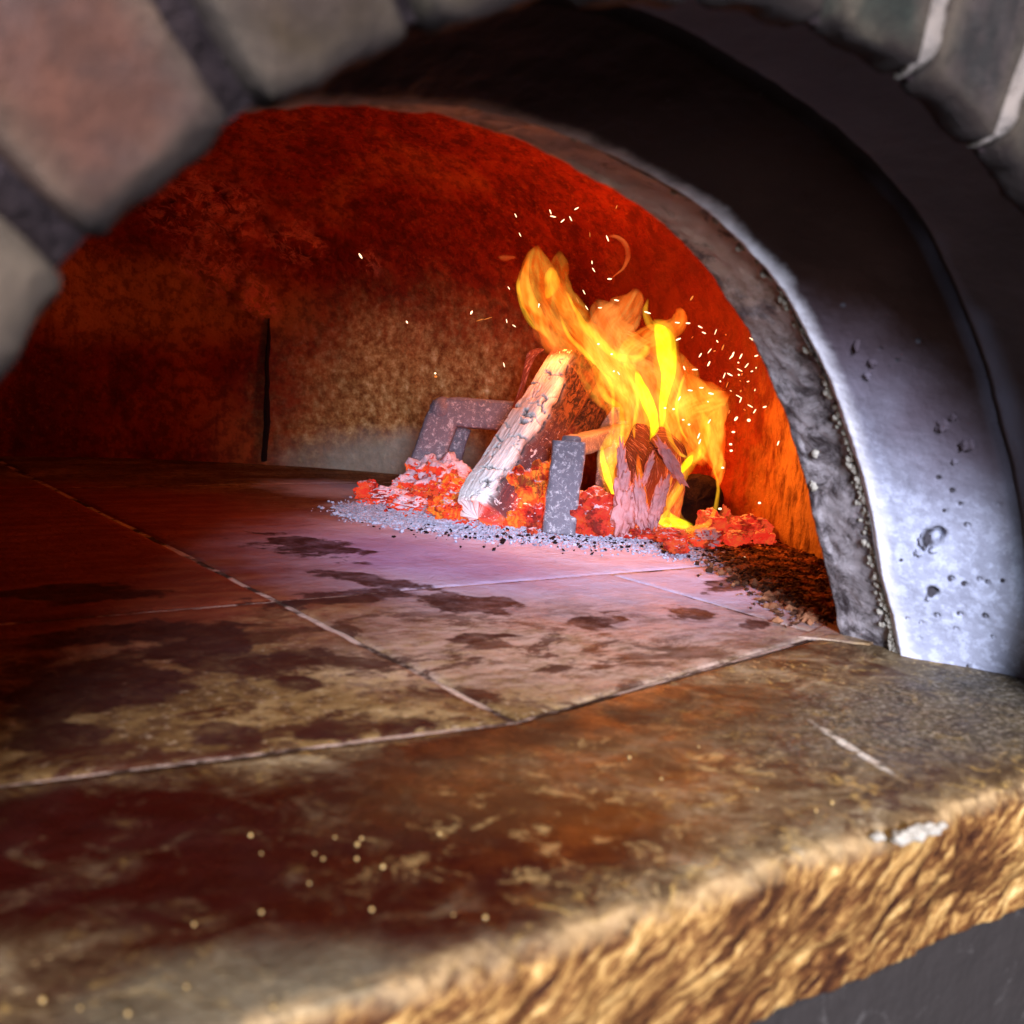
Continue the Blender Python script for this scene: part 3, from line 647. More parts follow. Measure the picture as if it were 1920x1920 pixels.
# ---------------------------------------------------------------- log holder: two bent flat-bar hoops
def hoop(name, pts, width, thick, label):
    """pts: path of the bar's centre as world points; flat bar: width seen across, thick along depth"""
    P = crom(pts, 6); o = thing(name, P[0], label, 'andiron', 'bent flat bar log rests in the fire')
    return o, P
def bar(name, path, width, thick, mat, parent, seed=0, wdir=None):
    """flat bar swept along path, its broad side lying in the plane of the path and facing the viewer"""
    P = np.array(path); n = len(P); V = []
    nrm_ = np.cross(P[n // 2] - P[0], P[-1] - P[0]) if wdir is None else wdir
    nrm_ = nrm_ / np.linalg.norm(nrm_)
    sec = []
    for a, b in ((-1, -1), (1, -1), (1, 1), (-1, 1)):
        sec.append((a, b))
    prof = []
    m = 6
    for q in range(4):
        a0, b0 = sec[q]; a1, b1 = sec[(q + 1) % 4]
        for j in range(m):
            t = j / m; a = a0 + (a1 - a0) * t; b = b0 + (b1 - b0) * t
            l = (abs(a) ** 8 + abs(b) ** 8) ** (1 / 8); prof.append((a / l, b / l))
    for i in range(n):
        T = P[min(i + 1, n - 1)] - P[max(i - 1, 0)]; T = T / np.linalg.norm(T)
        Sd = np.cross(T, nrm_); Sd /= np.linalg.norm(Sd)
        for a, b in prof:
            q = P[i] + Sd * a * width / 2 + nrm_ * b * thick / 2
            k = .006 * nz(q[0] * 9 + seed, q[1] * 9, q[2] * 9, 4); V.append(q + Sd * k * a + nrm_ * k * b)
    Fc = grid_faces(n, len(prof), True); Fc.append(list(range(len(prof)))[::-1]); Fc.append([(n - 1) * len(prof) + j for j in range(len(prof))])
    return mesh(name, V, Fc, mat, parent)
def path(pts, n=10):
    out = []
    for a, b in zip(pts[:-1], pts[1:]):
        for k in range(n): out.append(a + (b - a) * k / n)
    out.append(pts[-1]); return out
# back hoop (a portal seen nearly square on)
dA = 7.95
rA = thing('log_rest', fl(782, 930), 'ashy steel portal behind the split log, its bent left leg in the pink embers', 'andiron', 'steel log rests in the fire')
leg = path([ad(782, 925, dA), ad(803, 860, dA), ad(826, 795, dA), ad(838, 772, dA)], 8)
bar('leg', leg, .235, .11, STEEL, rA, 1, FWD)
cross = path([ad(815, 778, dA), ad(860, 773, dA), ad(950, 780, dA), ad(1060, 788, dA), ad(1160, 792, dA)], 12)
bar('crossbar', cross, .213, .11, STEEL, rA, 2, FWD)
bar('leg', path([ad(1150, 790, dA), ad(1150, 860, dA), ad(1150, 960, dA)], 10), .2, .10, STEEL, rA, 3, FWD)
lump('corner', ad(829, 768, dA), .093, STEEL, rA, 3, .12, 1.5, (1, .8, 1))
# inner return of the left leg
bar('inner_leg', path([ad(862, 800, dA + .25), ad(846, 850, dA + .25), ad(830, 925, dA + .25)], 8), .175, .07, STEEL, rA, 5, FWD)
# front hoop
dB = fdepth(1045, 1003)
rB = thing('log_rest', fl(1045, 1003), 'upright blue grey steel leg and short arm standing in front of the embers', 'andiron', 'steel log rests in the fire')
bar('leg', path([ad(1047, 1001, dB), ad(1053, 940, dB), ad(1064, 870, dB), ad(1067, 828, dB)], 14), .200, .10, STEEL, rB, 7, FWD)
topd = FWD * .02
bar('arm', path([ad(1070, 836, dB + .05), ad(1095, 832, dB + .35), ad(1125, 822, dB + .7), ad(1165, 812, dB + 1.0)], 10), .12, .12, STEEL, rB, 8, np.array([0, 0, 1.0]))
bar('far_leg', path([ad(1150, 830, dB + .8), ad(1145, 900, dB + .8), ad(1142, 965, dB + .8)], 10), .20, .08, STEEL, rB, 9, FWD)

# ---------------------------------------------------------------- logs
def log(name, pts, mat, parent=None, label=None, cat='log', n_th=96, n_s=170, sides=0, dfun=None, afun=None, base=None, seed=0, squash=1.0, capmat=None, roll=0.0):
    """pts (world point, radius); sides>0 gives split faces"""
    arr = np.array([[*p, r] for p, r in pts]); P = crom(arr, max(2, n_s // (len(arr) - 1)))
    ns = len(P); ax = P[-1, :3] - P[0, :3]; Lg = np.linalg.norm(ax); ax /= Lg
    side = np.cross(ax, FWD); side /= np.linalg.norm(side); nf_ = np.cross(side, ax)   # side across the view, nf_ towards/away
    V = []; fl_ = []; A = {'ash': [], 'crack': [], 'glow': [], 'brown': []}
    ext = [(0, .0), (0, .5), (0, .85)] ; 
    rows_ = [(0, f) for _, f in ext] + [(i, 1.0) for i in range(ns)] + [(ns - 1, .85), (ns - 1, .5), (ns - 1, 0)]
    for i, fr in rows_:
        c = P[i, :3]; r = P[i, 3] * fr; s = i / (ns - 1)
        if fr == 1.0 and i < 3: r *= (.93, .97, .99)[i]
        for j in range(n_th):
            th = 2 * math.pi * j / n_th + roll; rr_ = 1.0
            if sides:
                a = (th % (2 * math.pi / sides)) - math.pi / sides; rr_ = .80 * (math.cos(math.pi / sides) / math.cos(a)) ** .8 / math.cos(math.pi / sides) ** .8 * .9 + .16
            cr_, ash_, gl_, br_ = afun(s, th - roll, Lg) if afun else (0, 0, 0, 0)
            q = .06 * nz(math.cos(th) * 1.5 + seed, math.sin(th) * 1.5, s * Lg * 3, 4) + .03 * nz(math.cos(th) * 9 + seed, math.sin(th) * 9, s * Lg * 2.5, 4)
            R_ = r * rr_ * (1 + q - .13 * cr_)
            p = c + side * math.cos(th) * R_ + nf_ * math.sin(th) * R_ * squash
            if fr < 1: p = p + ax * (.04 * nz(p[0] * 9, p[1] * 9, p[2] * 9) * (1 if i else -1)) + ax * (.012 if i else -.012) * (1 - fr)
            V.append(p); fl_.append((th / 6.283 * 2 * math.pi * P[i, 3] * 3, s * Lg * 3))
            A['ash'].append(ash_); A['crack'].append(cr_); A['glow'].append(gl_); A['brown'].append(br_)
    o = mesh(name, V, grid_faces(len(rows_), n_th, True), mat, parent, base=base, attrs=A, uv=fl_)
    if label: tag(o, label, cat)
    return o
# main split log: pale ashed strip on its left, dark rough face on its right.  th=0 is the side vector
cells = [(random.uniform(0, 1), random.uniform(0, 1)) for _ in range(130)]
def main_attr(s, th, Lg):
    t = ((math.cos(th)))          # +1 on one side, -1 on the other
    u = t if SIDE > 0 else -t     # u=+1 at picture left
    front_ = -math.sin(th) * FSGN
    # angle across the visible half: 0 left edge .. 1 right edge
    a = math.acos(max(-1, min(1, u))) / math.pi
    lim = .60 + .07 * nz(s * 5, 0, 3) - .12 * max(0, s - .75) * 4
    ash_ = 1 / (1 + math.exp((a - lim) / .02 + 1.2 * nz(s * 20, a * 10, 3)))
    if s > .93: ash_ *= max(0, 1 - (s - .93) / .05)
    # alligator cracks
    X, Yc = a * 4.0, s * 11.5; best = [9, 9]
    X += .45 * nz(X * 1.2, Yc * .7, 0, 4); Yc += .6 * nz(X, Yc, 4, 4)
    ix, iy = math.floor(X * .8), math.floor(Yc)
    for gx in (ix - 1, ix, ix + 1):
        for gy in (iy - 1, iy, iy + 1):
            rv = noise.cell_vector(Vector((gx + .5, gy + .5, 2.5))); cx = (gx + .5 + .42 * (rv.x * 2 - 1)); cy = (gy + .5 + .35 * (rv.y * 2 - 1))
            d = math.hypot((X * .8 - cx), (Yc - cy));
            if d < best[0]: best = [d, best[0]]
            elif d < best[1]: best[1] = d
    cr_ = max(0, 1 - (best[1] - best[0]) / (.085 + .05 * nz(X * 2, Yc * 2, 6)))
    cr_ *= ash_ * (1 if nz(X * .9, Yc * .5, 9) > -.22 else 0)
    # long split between the strips
    if s > .25: cr_ = max(cr_, max(0, 1 - abs(a - lim + .0 - .03) / .014) * (nz(s * 25, 1, 1) > -.1) * .9)
    gl_ = max(0, 1 - s / .07) * (1 if a > .38 else .12) + max(0, 1 - (1 - a) / .09) * max(0, 1 - s * 1.05) * .9 + (max(0, 1 - s / .18)) * max(0, a - .6) * .8
    gl_ *= .7 + .5 * nz(s * 8, a * 6, 0)
    br_ = min(1, max(0, (s - .5) / .25)) * (a > .45)
    return cr_, ash_, max(0, min(1, gl_)), br_
dl0, dl1 = 6.75, 7.45
pA, pB = ad(903, 962, dl0), ad(1082, 690, dl1)
_ax = (pB - pA) / np.linalg.norm(pB - pA); _sd = np.cross(_ax, FWD); _sd /= np.linalg.norm(_sd); _nf = np.cross(_sd, _ax)
SIDE = 1 if _sd @ RIGHT < 0 else -1; FSGN = 1 if _nf @ FWD > 0 else -1
log('split_log', [(pA - _ax * .02, .168), (pA + _ax * .10, .19), ((pA * 2 + pB) / 3, .195), ((pA + 2 * pB) / 3, .200), (pB, .195)], LOG, None,
    'split log leaning on the steel rest, white cracked ash down its left side', 'log', afun=main_attr, n_th=190, n_s=330, sides=5, base=pA, squash=.85, roll=.35)
def dark_attr(s, th, Lg): return (0, 0, max(0, .5 * (1 - s * 3)) + .35 * max(0, nz(math.cos(th) * 3, s * 9, math.sin(th) * 3)), .9)
# darker wood lying behind and right of the split log's upper end
log('firewood', [(ad(1010, 905, 7.45), .12), (ad(1078, 800, 7.6), .14), (ad(1135, 700, 7.8), .15)], LOG, None,
    'dark brown piece of firewood tucked behind the white ashed log', 'log', afun=lambda s, th, L: (0, 0, .9 * max(0, 1 - s * 2.2) , 1), sides=4, base=ad(1010, 905, 7.45), seed=4)
# thin glowing stick, upright behind
log('twig', [(ad(952, 800, 7.7), .024), (ad(976, 735, 7.7), .018), (ad(988, 690, 7.7), .024), (ad(998, 664, 7.7), .032), (ad(1014, 655, 7.7), .022)], CHAR, None,
    'thin curved charred twig rising behind the white log', 'twig', afun=lambda s, th, L: (0, 0, .12 + .1 * s, 0), n_th=24, n_s=40, base=ad(952, 800, 7.7), seed=5)
# burning bundle on the right: charred upright pieces
def ch(pxy, rads, d0, d1, glow, lab, seed, name='charred_log', cat='log', sides=4):
    n_ = len(pxy); P = [(ad(a, b, .22 + d0 + (d1 - d0) * k / (n_ - 1)), r * 1.07) for k, ((a, b), r) in enumerate(zip(pxy, rads))]
    return log(name, P, CHAR, None, lab, cat, afun=lambda s, th, L: (0, 0, max(0, glow * (1 - s * 2.0)) , 0), n_th=40, n_s=80, sides=sides, base=P[0][0], seed=seed)
ch([(1178, 985), (1190, 920), (1200, 860), (1204, 800)], [.12, .13, .11, .05], 6.75, 6.9, .8, 'tall charred log burning upright inside the flames beside the steel leg', 1)
ch([(1236, 975), (1246, 900), (1250, 840), (1240, 802)], [.10, .12, .10, .02], 6.65, 6.8, .5, 'short pointed charred log with a peaked top under the yellow flame', 2)
ch([(1282, 905), (1262, 878), (1240, 850), (1226, 836)], [.014, .022, .020, .008], 6.45, 6.5, .35, 'narrow pink grey strip of charred wood leaning left beneath the flame', 3, 'bark_strip', 'bark')
# pink flakes peeling at the foot of the burning bundle
for i, (px, py, r, st, rt, lab) in enumerate([
        (1172, 952, .125, (.6, .3, 1.25), .05, 'broad pink ashy flake at the foot of the tall charred log'),
        (1202, 955, .10, (.40, .3, 1.5), -.25, 'slim curled pink flake leaning left below the charred bundle'),
        (1234, 945, .10, (.38, .3, 1.4), .2, 'narrow pink flake standing just left of the looping flame'),
        (1166, 888, .10, (.24, .25, 1.5), -.1, 'peeling upright flake half way up the burning log beside the flame'),
        (1258, 865, .11, (.24, .25, 1.2), -.6, 'slanting pink chip at the right shoulder of the charred bundle'),
        (1215, 880, .06, (.25, .3, 1.4), .25, 'thin pale splinter in the dark middle of the charred bundle')]):
    d = 6.62; r *= 1.03; P = ad(px, py, d)
    rot = Matrix.Rotation(rt, 3, Vector(FWD)) @ Matrix.Identity(3)
    tag(lump('bark_flake', P, r, FLAKE, None, 4, .8, 2.2, st, rot, seed=20 + i), lab, 'bark')
# round black log end facing the viewer, in the looping flame
pE = ad(1306, 940, 6.9)
blk = log('round_log', [(pE, .155), (pE + FWD * .2 + np.array([.05, 0, .02]), .160), (pE + FWD * .5 + np.array([.12, 0, .03]), .145)], SOOT, None,
          'short round soot black log with its end facing out of the looping flame', 'log', n_th=60, n_s=40, base=pE - np.array([0, 0, .145]), seed=9)

# ---------------------------------------------------------------- embers and ash
# bed: low mound of coals
cen = [(3.86, 6.95, .10, .03), (4.0, 6.5, .25, .13), (4.1, 6.05, .34, .20), (4.25, 5.75, .36, .2), (4.55, 5.6, .34, .17), (4.85, 5.4, .33, .14), (5.15, 5.05, .26, .10), (5.38, 4.78, .14, .05)]
cc = crom(cen, 10)
def bed_h(x, y):
    h = 0
    for cx, cy, r, hh in cc:
        d = ((x - cx) ** 2 + (y - cy) ** 2) / r ** 2
        if d < 4: h = max(h, hh * math.exp(-d * 1.1))
    return h
V = []; gx = np.arange(3.2, 5.9, .016); gy = np.arange(4.2, 7.6, .016)
idx = {}; Fc = []
H = np.array([[bed_h(x, y) for y in gy] for x in gx])
for i, x in enumerate(gx):
    for j, y in enumerate(gy):
        if H[i, j] > .008:
            idx[i, j] = len(V)
            h = H[i, j] * (1 + .5 * nz(x * 5, y * 5, 0, 4)) + .035 * abs(nz(x * 11, y * 11, 2, 4)) * min(1, H[i, j] / .05) - .012; V.append((x, y, h))
for (i, j) in list(idx):
    if (i + 1, j) in idx and (i, j + 1) in idx and (i + 1, j + 1) in idx: Fc.append((idx[i, j], idx[i + 1, j], idx[i + 1, j + 1], idx[i, j + 1]))
bed = mesh('ember_bed', V, Fc, EMBER, base=(4.5, 5.7, 0))
tag(bed, 'glowing orange bed of coals heaped under the logs', 'embers', kind='stuff')
# single coals: px, py(centre), radius, depth, material, stretch, label
coals = [(800, 895, .135, 6.85, EMBER_ASH, (1, 1, .95), 'grey pink ashed coal heaped against the left steel leg'),
         (838, 905, .155, 6.7, EMBER_ASH, (1, 1, .95), 'largest ribbed coal with grey ash cap just left of the split log'),
         (765, 915, .10, 6.95, EMBER_ASH, (1.1, 1, .8), 'pale ashed coal second from the left end of the pile'),
         (690, 917, .07, 7.1, EMBER_RED, (1, 1, .8), 'small red coal at the far left end of the pile'),
         (730, 930, .085, 6.8, EMBER_ASH, (1.4, 1, .6), 'long pinkish coal at the left front of the pile'),
         (770, 945, .075, 6.5, EMBER_ASH, (1.5, 1, .6), 'flat ashy coal in front of the left pile'),
         (848, 952, .12, 6.95, EMBER, (1.2, 1, .8), 'orange coal glowing at the lower left side of the split log'),
         (985, 925, .21, 7.1, EMBER, (.9, .8, 1.15), 'big wavy grained orange coal between split log and steel leg'),
         (965, 972, .09, 6.85, EMBER, (1.2, 1, .7), 'bright orange coal below the right edge of the split log'),
         (1005, 895, .13, 7.1, EMBER_RED, (.8, .7, 1.3), 'tall orange coal standing right behind the front steel leg'),
         (1003, 968, .09, 6.5, EMBER_RED, (1, 1, .9), 'dark red coal low against the left side of the steel leg'),
         (1118, 965, .15, 6.5, EMBER_RED, (1.1, 1, .85), 'wide red coal with dark pitted front right of the steel leg'),
         (1118, 990, .06, 6.3, EMBER_RED, (1.2, 1, .6), 'low red coal touching the foot of the steel leg'),
         (1150, 990, .07, 6.2, EMBER_RED, (1.4, 1, .5), 'flat red coal under the pink flakes'),
         (1210, 997, .06, 6.1, EMBER_RED, (1.4, 1, .5), 'flat coal under the left end of the looping flame'),
         (1335, 985, .075, 5.85, EMBER_RED, (1, 1, 1), 'red coal just right of the round black log'),
         (1350, 975, .06, 5.9, EMBER_RED, (.9, 1, 1.2), 'upright red coal with pale top near the right pile end'),
         (1372, 985, .05, 5.8, EMBER_ASH, (1, 1, 1), 'small pale topped coal in the middle of the right pile'),
         (1405, 992, .085, 5.75, EMBER_RED, (1.3, 1, .75), 'large smooth red coal in the right pile'),
         (1432, 1008, .045, 5.65, EMBER_RED, (1.2, 1, .9), 'last small red coal at the right end of the pile'),
         (1380, 1010, .055, 5.65, EMBER_RED, (1.3, 1, .7), 'low red coal at the front of the right pile'),
         (1325, 1010, .06, 5.7, EMBER_ASH, (1.2, 1, .8), 'dull pinkish coal in front of the right pile'),
         (1268, 1022, .055, 5.6, EMBER_RED, (1.2, 1, .7), 'lone red coal lying forward of the pile on the hearth'),
         (1255, 1003, .07, 5.8, EMBER_RED, (1.5, 1, .5), 'broad low coal beneath the looping flame')]
for i, (px, py, r, d, m, st, lab) in enumerate(coals):
    rp = r / d * F; d2 = min(fdepth(px, py + rp * st[2] * .8) - .12, 7.9); r = rp * d2 / F; d = d2
    tag(lump('coal', ad(px, py, d), r, m, None, 5, .42, 1.9, st, Matrix.Rotation(random.uniform(-.4, .4), 3, 'Z'), seed=40 + i), lab, 'coal', 'single coals of the fire')
def grains(name, spots, n, rmin, rmax, mat, label, cat, fn):
    V = []; Fc = []
    ico = [Vector(v) for v in ((0, 0, 1), (.9, 0, .2), (.28, .85, .1), (-.72, .53, .2), (-.72, -.53, .1), (.28, -.85, .2), (0, 0, -1))]
    tf = [(0, 1, 2), (0, 2, 3), (0, 3, 4), (0, 4, 5), (0, 5, 1), (6, 2, 1), (6, 3, 2), (6, 4, 3), (6, 5, 4), (6, 1, 5)]
    for _ in range(n):
        p = fn(); r = rmin + (rmax - rmin) * random.random() ** 2.5; b = len(V); rt = Matrix.Rotation(random.uniform(0, 6.28), 3, 'Z') @ Matrix.Rotation(random.uniform(0, 1), 3, 'X')
        s_ = Vector((random.uniform(.6, 1.5), random.uniform(.6, 1.2), random.uniform(.3, .9)))
        for v in ico: q = rt @ Vector((v.x * s_.x, v.y * s_.y, v.z * s_.z)) * r; V.append((p[0] + q.x, p[1] + q.y, max(p[2], bed_h(p[0], p[1])) + q.z * 1 + r * .3))
        Fc += [tuple(b + k for k in f) for f in tf]
    o = mesh(name, V, Fc, mat, smooth=False, base=fn()); tag(o, label, cat, kind='stuff'); return o
def pxline(pts, sx, sy):
    def fn():
        k = random.randrange(len(pts) - 1); t = random.random(); a, b = pts[k], pts[k + 1]
        return fl(a[0] + (b[0] - a[0]) * t + random.gauss(0, sx), a[1] + (b[1] - a[1]) * t + random.gauss(0, sy), .0)
    return fn
grains('ember_crumbs', None, 1800, .010, .038, EMBER_RED, 'small glowing red crumbs strewn along the foot of the fire', 'embers', pxline([(700, 935), (780, 955), (880, 975), (1000, 985), (1150, 993), (1300, 1005), (1440, 1012)], 25, 7))
grains('ash', None, 9000, .004, .020, ASH, 'bluish white ash scattered along the front of the fire', 'ash', pxline([(660, 955), (720, 968), (800, 978), (860, 985)], 22, 7))
grains('ash', None, 6500, .003, .016, ASH, 'thin pale ash dust sprinkled before the steel leg and right pile', 'ash', pxline([(850, 992), (950, 1000), (1080, 1010), (1200, 1018), (1300, 1035), (1400, 1050)], 20, 8))
grains('char_crumbs', None, 500, .006, .022, SOOT, 'black char crumbs scattered in the ash before the fire', 'char', pxline([(680, 960), (800, 990), (960, 1010), (1100, 1015), (1250, 1025), (1400, 1040)], 20, 9))
grains('burnt_crumbs', None, 9000, .008, .030, CRUMB, 'coarse brown burnt crumbs piled along the right wall of the chamber', 'crumbs', lambda: (lambda p: p if p[1] > 2.9 else fl(1450, 1050))(pxline([(1400, 1035), (1450, 1052), (1500, 1085), (1545, 1130)], 34, 20)()))

# ---------------------------------------------------------------- flames
fire = thing('fire', ad(1240, 985, 6.4), 'tall orange and yellow flames leaping left from the burning logs', 'fire')
def flame(pts, d, mat, thick=.6, seed=0, name='flame', wob=.16):
    """pts: (px, py, half width in px[, opacity]) from tip to foot; d depth or (tip, foot)"""
    d0, d1 = d if isinstance(d, tuple) else (d, d)
    d0 += .55 + (.35 if d0 < 6 else 0); d1 += .55 + (.35 if d1 < 6 else 0)
    arr = [(p[0], p[1], p[2], p[3] if len(p) > 3 else 1.0) for p in pts]; P = crom(arr, 12); n = len(P); V = []; flow = []; fade = []; mid = []; m = 28; L_ = 0
    cum = [0]
    for i in range(1, n): cum.append(cum[-1] + math.hypot(P[i][0] - P[i - 1][0], P[i][1] - P[i - 1][1]))
    for i in range(n):
        t = i / (n - 1); dep = d0 + (d1 - d0) * t; px, py, wd, al = P[i]; wd = max(.3, wd)
        c = ad(px, py, dep); a = P[max(0, i - 1)]; b = P[min(n - 1, i + 1)]
        tx, ty = b[0] - a[0], b[1] - a[1]; l = math.hypot(tx, ty) or 1; tx /= l; ty /= l
        side = RIGHT * (-ty) + UP * (-tx)          # perpendicular to the centre line
        u = dep / F
        for j in range(m):
            ph = 2 * math.pi * j / m
            k = 1 + wob * 2.2 * nz(math.cos(ph) * .8 + seed, cum[i] * .02, math.sin(ph) * .5 + seed, 3)
            mid.append(abs(math.sin(ph))); V.append(c + side * math.cos(ph) * wd * u * k + FWD * (math.sin(ph) * wd * u * thick * k) + FWD * (.05 * nz(seed, cum[i] * .015, 0)))
            flow.append((math.cos(ph) * wd * .035 + seed * 3, cum[i] * .012)); fade.append(al * min(1, i / 7 + .05) * min(1, (n - 1 - i) / 6 + .05))
    Fc = grid_faces(n, m, True); Fc.append(list(range(m))[::-1]); Fc.append([(n - 1) * m + j for j in range(m)])
    return mesh(name, V, Fc, mat, fire, attrs={'fade': fade, 'mid': mid}, uv=flow)
# main left stream
flame([(1008, 460, 3, .5), (1006, 485, 24, .7), (1010, 520, 36, .9), (1022, 560, 42), (1042, 600, 44), (1072, 640, 42), (1105, 685, 40), (1135, 728, 36), (1155, 765, 26), (1163, 805, 20), (1160, 850, 19), (1148, 895, 16), (1150, 940, 8), (1153, 965, 2)], (7.0, 6.45), FL_ORANGE, .55, 1)
flame([(1050, 470, 3, .3), (1048, 490, 14, .35), (1050, 530, 20, .5), (1065, 570, 24, .6), (1090, 610, 24), (1120, 660, 26), (1150, 700, 26), (1180, 740, 24), (1185, 790, 14), (1180, 840, 6)], (7.05, 6.6), FL_ORANGE, .5, 2)
flame([(1034, 500, 3), (1034, 515, 12), (1033, 535, 15), (1028, 552, 8), (1024, 560, 2)], 6.85, FL_YEL, .6, 3)
flame([(974, 515, 2, .4), (972, 540, 4), (980, 575, 5), (995, 605, 5), (1012, 622, 2)], 6.9, FL_YEL, .8, 4)
flame([(1060, 545, 2), (1082, 585, 4), (1098, 615, 8), (1122, 640, 9), (1145, 660, 8), (1175, 672, 8), (1200, 668, 8), (1212, 655, 9), (1208, 646, 3)], 6.7, FL_YEL, .8, 5)
flame([(1050, 590, 2), (1068, 630, 4), (1090, 655, 5), (1110, 680, 6), (1122, 710, 7), (1135, 745, 7), (1160, 762, 6), (1168, 800, 5), (1165, 850, 5), (1170, 880, 2)], 6.65, FL_YEL, .8, 6)
# pale upper middle
flame([(1192, 540, 4, .6), (1188, 560, 22, .8), (1170, 590, 40), (1150, 615, 46), (1150, 650, 48), (1170, 690, 48), (1195, 730, 46), (1210, 775, 36), (1212, 830, 22), (1225, 870, 8)], (7.0, 6.7), FL_PALE, .5, 7)
flame([(1120, 560, 3, .4), (1125, 575, 20, .6), (1135, 600, 30, .7), (1160, 640, 34), (1200, 665, 34), (1240, 690, 30), (1265, 730, 26), (1280, 790, 14)], (7.05, 6.8), FL_PALE, .5, 8)
flame([(1272, 577, 5), (1275, 590, 12), (1270, 608, 17), (1245, 622, 20), (1215, 632, 22), (1190, 645, 22), (1170, 665, 14), (1160, 680, 3)], 6.85, FL_ORANGE, .6, 9)
# bright yellow sheet and strands
flame([(1228, 607, 2), (1238, 622, 14), (1247, 640, 19), (1250, 665, 19), (1253, 695, 15), (1248, 730, 10), (1242, 765, 7), (1240, 810, 3)], 6.5, FL_HOT, .6, 10, wob=.05)
flame([(1225, 600, 3), (1240, 615, 19), (1248, 645, 26), (1250, 690, 24), (1248, 740, 16), (1245, 800, 8), (1238, 850, 3)], 6.6, FL_YEL, .6, 11)
flame([(1193, 695, 3), (1198, 715, 8), (1208, 738, 11), (1218, 762, 12), (1226, 790, 9), (1226, 820, 8), (1222, 838, 3)], 6.45, FL_HOT, .7, 12, wob=.05)
flame([(1172, 676, 3), (1178, 688, 9), (1190, 705, 10), (1200, 730, 12), (1215, 765, 15), (1225, 800, 13), (1224, 835, 8), (1222, 850, 2)], 6.55, FL_YEL, .6, 13)
flame([(1168, 690, 2), (1185, 715, 4), (1195, 745, 4), (1192, 775, 4), (1188, 800, 3), (1190, 830, 1)], 6.5, FL_YEL, .8, 14)
# right body
flame([(1262, 650, 5, .7), (1270, 690, 26, .9), (1285, 730, 40), (1300, 765, 50), (1312, 800, 46), (1325, 835, 30), (1335, 860, 12), (1340, 880, 3)], (6.7, 6.2), FL_ORANGE, .5, 15)
flame([(1368, 738, 3), (1350, 745, 16), (1325, 752, 26), (1300, 760, 32), (1280, 775, 30), (1265, 800, 22), (1262, 840, 10)], (6.6, 6.4), FL_ORANGE, .5, 16)
flame([(1350, 760, 3), (1340, 790, 16), (1338, 820, 18), (1345, 850, 14), (1345, 875, 10), (1335, 895, 3)], 6.2, FL_ORANGE, .6, 17)
flame([(1243, 770, 2), (1250, 800, 5), (1260, 830, 5), (1275, 850, 4), (1290, 858, 2)], 6.3, FL_YEL, .8, 18)
flame([(1318, 770, 2), (1322, 795, 9), (1320, 825, 11), (1316, 850, 8), (1308, 865, 3)], 6.15, FL_YEL, .7, 19)
# lower left bright tongue
flame([(1150, 800, 2), (1138, 835, 10), (1134, 860, 15), (1140, 890, 13), (1150, 920, 7), (1156, 950, 2)], 6.35, FL_YEL, .6, 20)
flame([(1128, 835, 2), (1130, 860, 6), (1136, 885, 7), (1146, 915, 4), (1152, 935, 1)], 6.3, FL_HOT, .7, 21)
# looping flame round the black log end
flame([(1312, 835, 2), (1308, 850, 9), (1296, 866, 11), (1282, 890, 9), (1268, 920, 10), (1250, 955, 9), (1240, 975, 6), (1236, 985, 2)], 5.85, FL_YEL, .7, 22)
flame([(1300, 852, 2), (1290, 866, 6), (1276, 885, 4), (1270, 900, 2)], 5.8, FL_HOT, .7, 23)
flame([(1335, 870, 2), (1345, 905, 3.5), (1344, 935, 4), (1342, 955, 4.5), (1330, 980, 6), (1308, 991, 8), (1280, 994, 9), (1252, 990, 10), (1238, 975, 9), (1232, 950, 5), (1230, 930, 2)], 5.82, FL_YEL, .8, 24)
flame([(1300, 985, 2), (1275, 982, 10), (1250, 972, 14), (1238, 955, 10), (1234, 935, 3)], 5.88, FL_HOT, .6, 25)
flame([(1348, 850, 2), (1353, 870, 7), (1350, 895, 7), (1345, 915, 3)], 5.95, FL_ORANGE, .7, 26)
flame([(1285, 905, 2, .6), (1270, 930, 10, .8), (1262, 955, 14, .8), (1275, 978, 12, .8), (1300, 985, 4, .5)], 5.9, FL_ORANGE, .5, 27)
flame([(1205, 640, 4, .6), (1185, 660, 30, .8), (1180, 700, 44, .9), (1195, 740, 42, .9), (1200, 780, 28, .7), (1185, 830, 14, .5), (1180, 860, 4)], (7.0, 6.8), FL_ORANGE, .5, 41)
flame([(1100, 600, 3, .5), (1110, 625, 22, .8), (1130, 665, 34, .9), (1160, 700, 34, .9), (1190, 735, 26, .7), (1200, 770, 10, .5)], (6.95, 6.8), FL_ORANGE, .5, 42)
flame([(1235, 690, 4, .6), (1255, 730, 30, .9), (1270, 770, 40), (1285, 810, 38), (1305, 845, 24), (1325, 870, 8)], (6.75, 6.4), FL_ORANGE, .5, 43)
flame([(1290, 700, 3, .5), (1310, 730, 22, .9), (1335, 760, 30), (1338, 800, 26), (1340, 840, 18), (1348, 880, 10), (1350, 905, 3)], (6.6, 6.2), FL_ORANGE, .5, 44)
flame([(1170, 780, 3, .6), (1160, 820, 14, .9), (1150, 860, 18), (1150, 900, 12), (1156, 940, 6), (1160, 960, 2)], (6.5, 6.3), FL_ORANGE, .6, 45)
flame([(992, 480, 2, .5), (985, 510, 8, .8), (985, 545, 12), (998, 580, 14), (1018, 612, 12), (1035, 640, 4)], 6.95, FL_ORANGE, .6, 46)
flame([(1125, 690, 2), (1142, 715, 4), (1150, 745, 4), (1148, 780, 3), (1150, 810, 1)], 6.5, FL_YEL, .8, 47)
flame([(1215, 560, 2, .6), (1210, 585, 7, .7), (1220, 610, 8, .7), (1240, 622, 3, .6)], 6.8, FL_YEL, .8, 48)
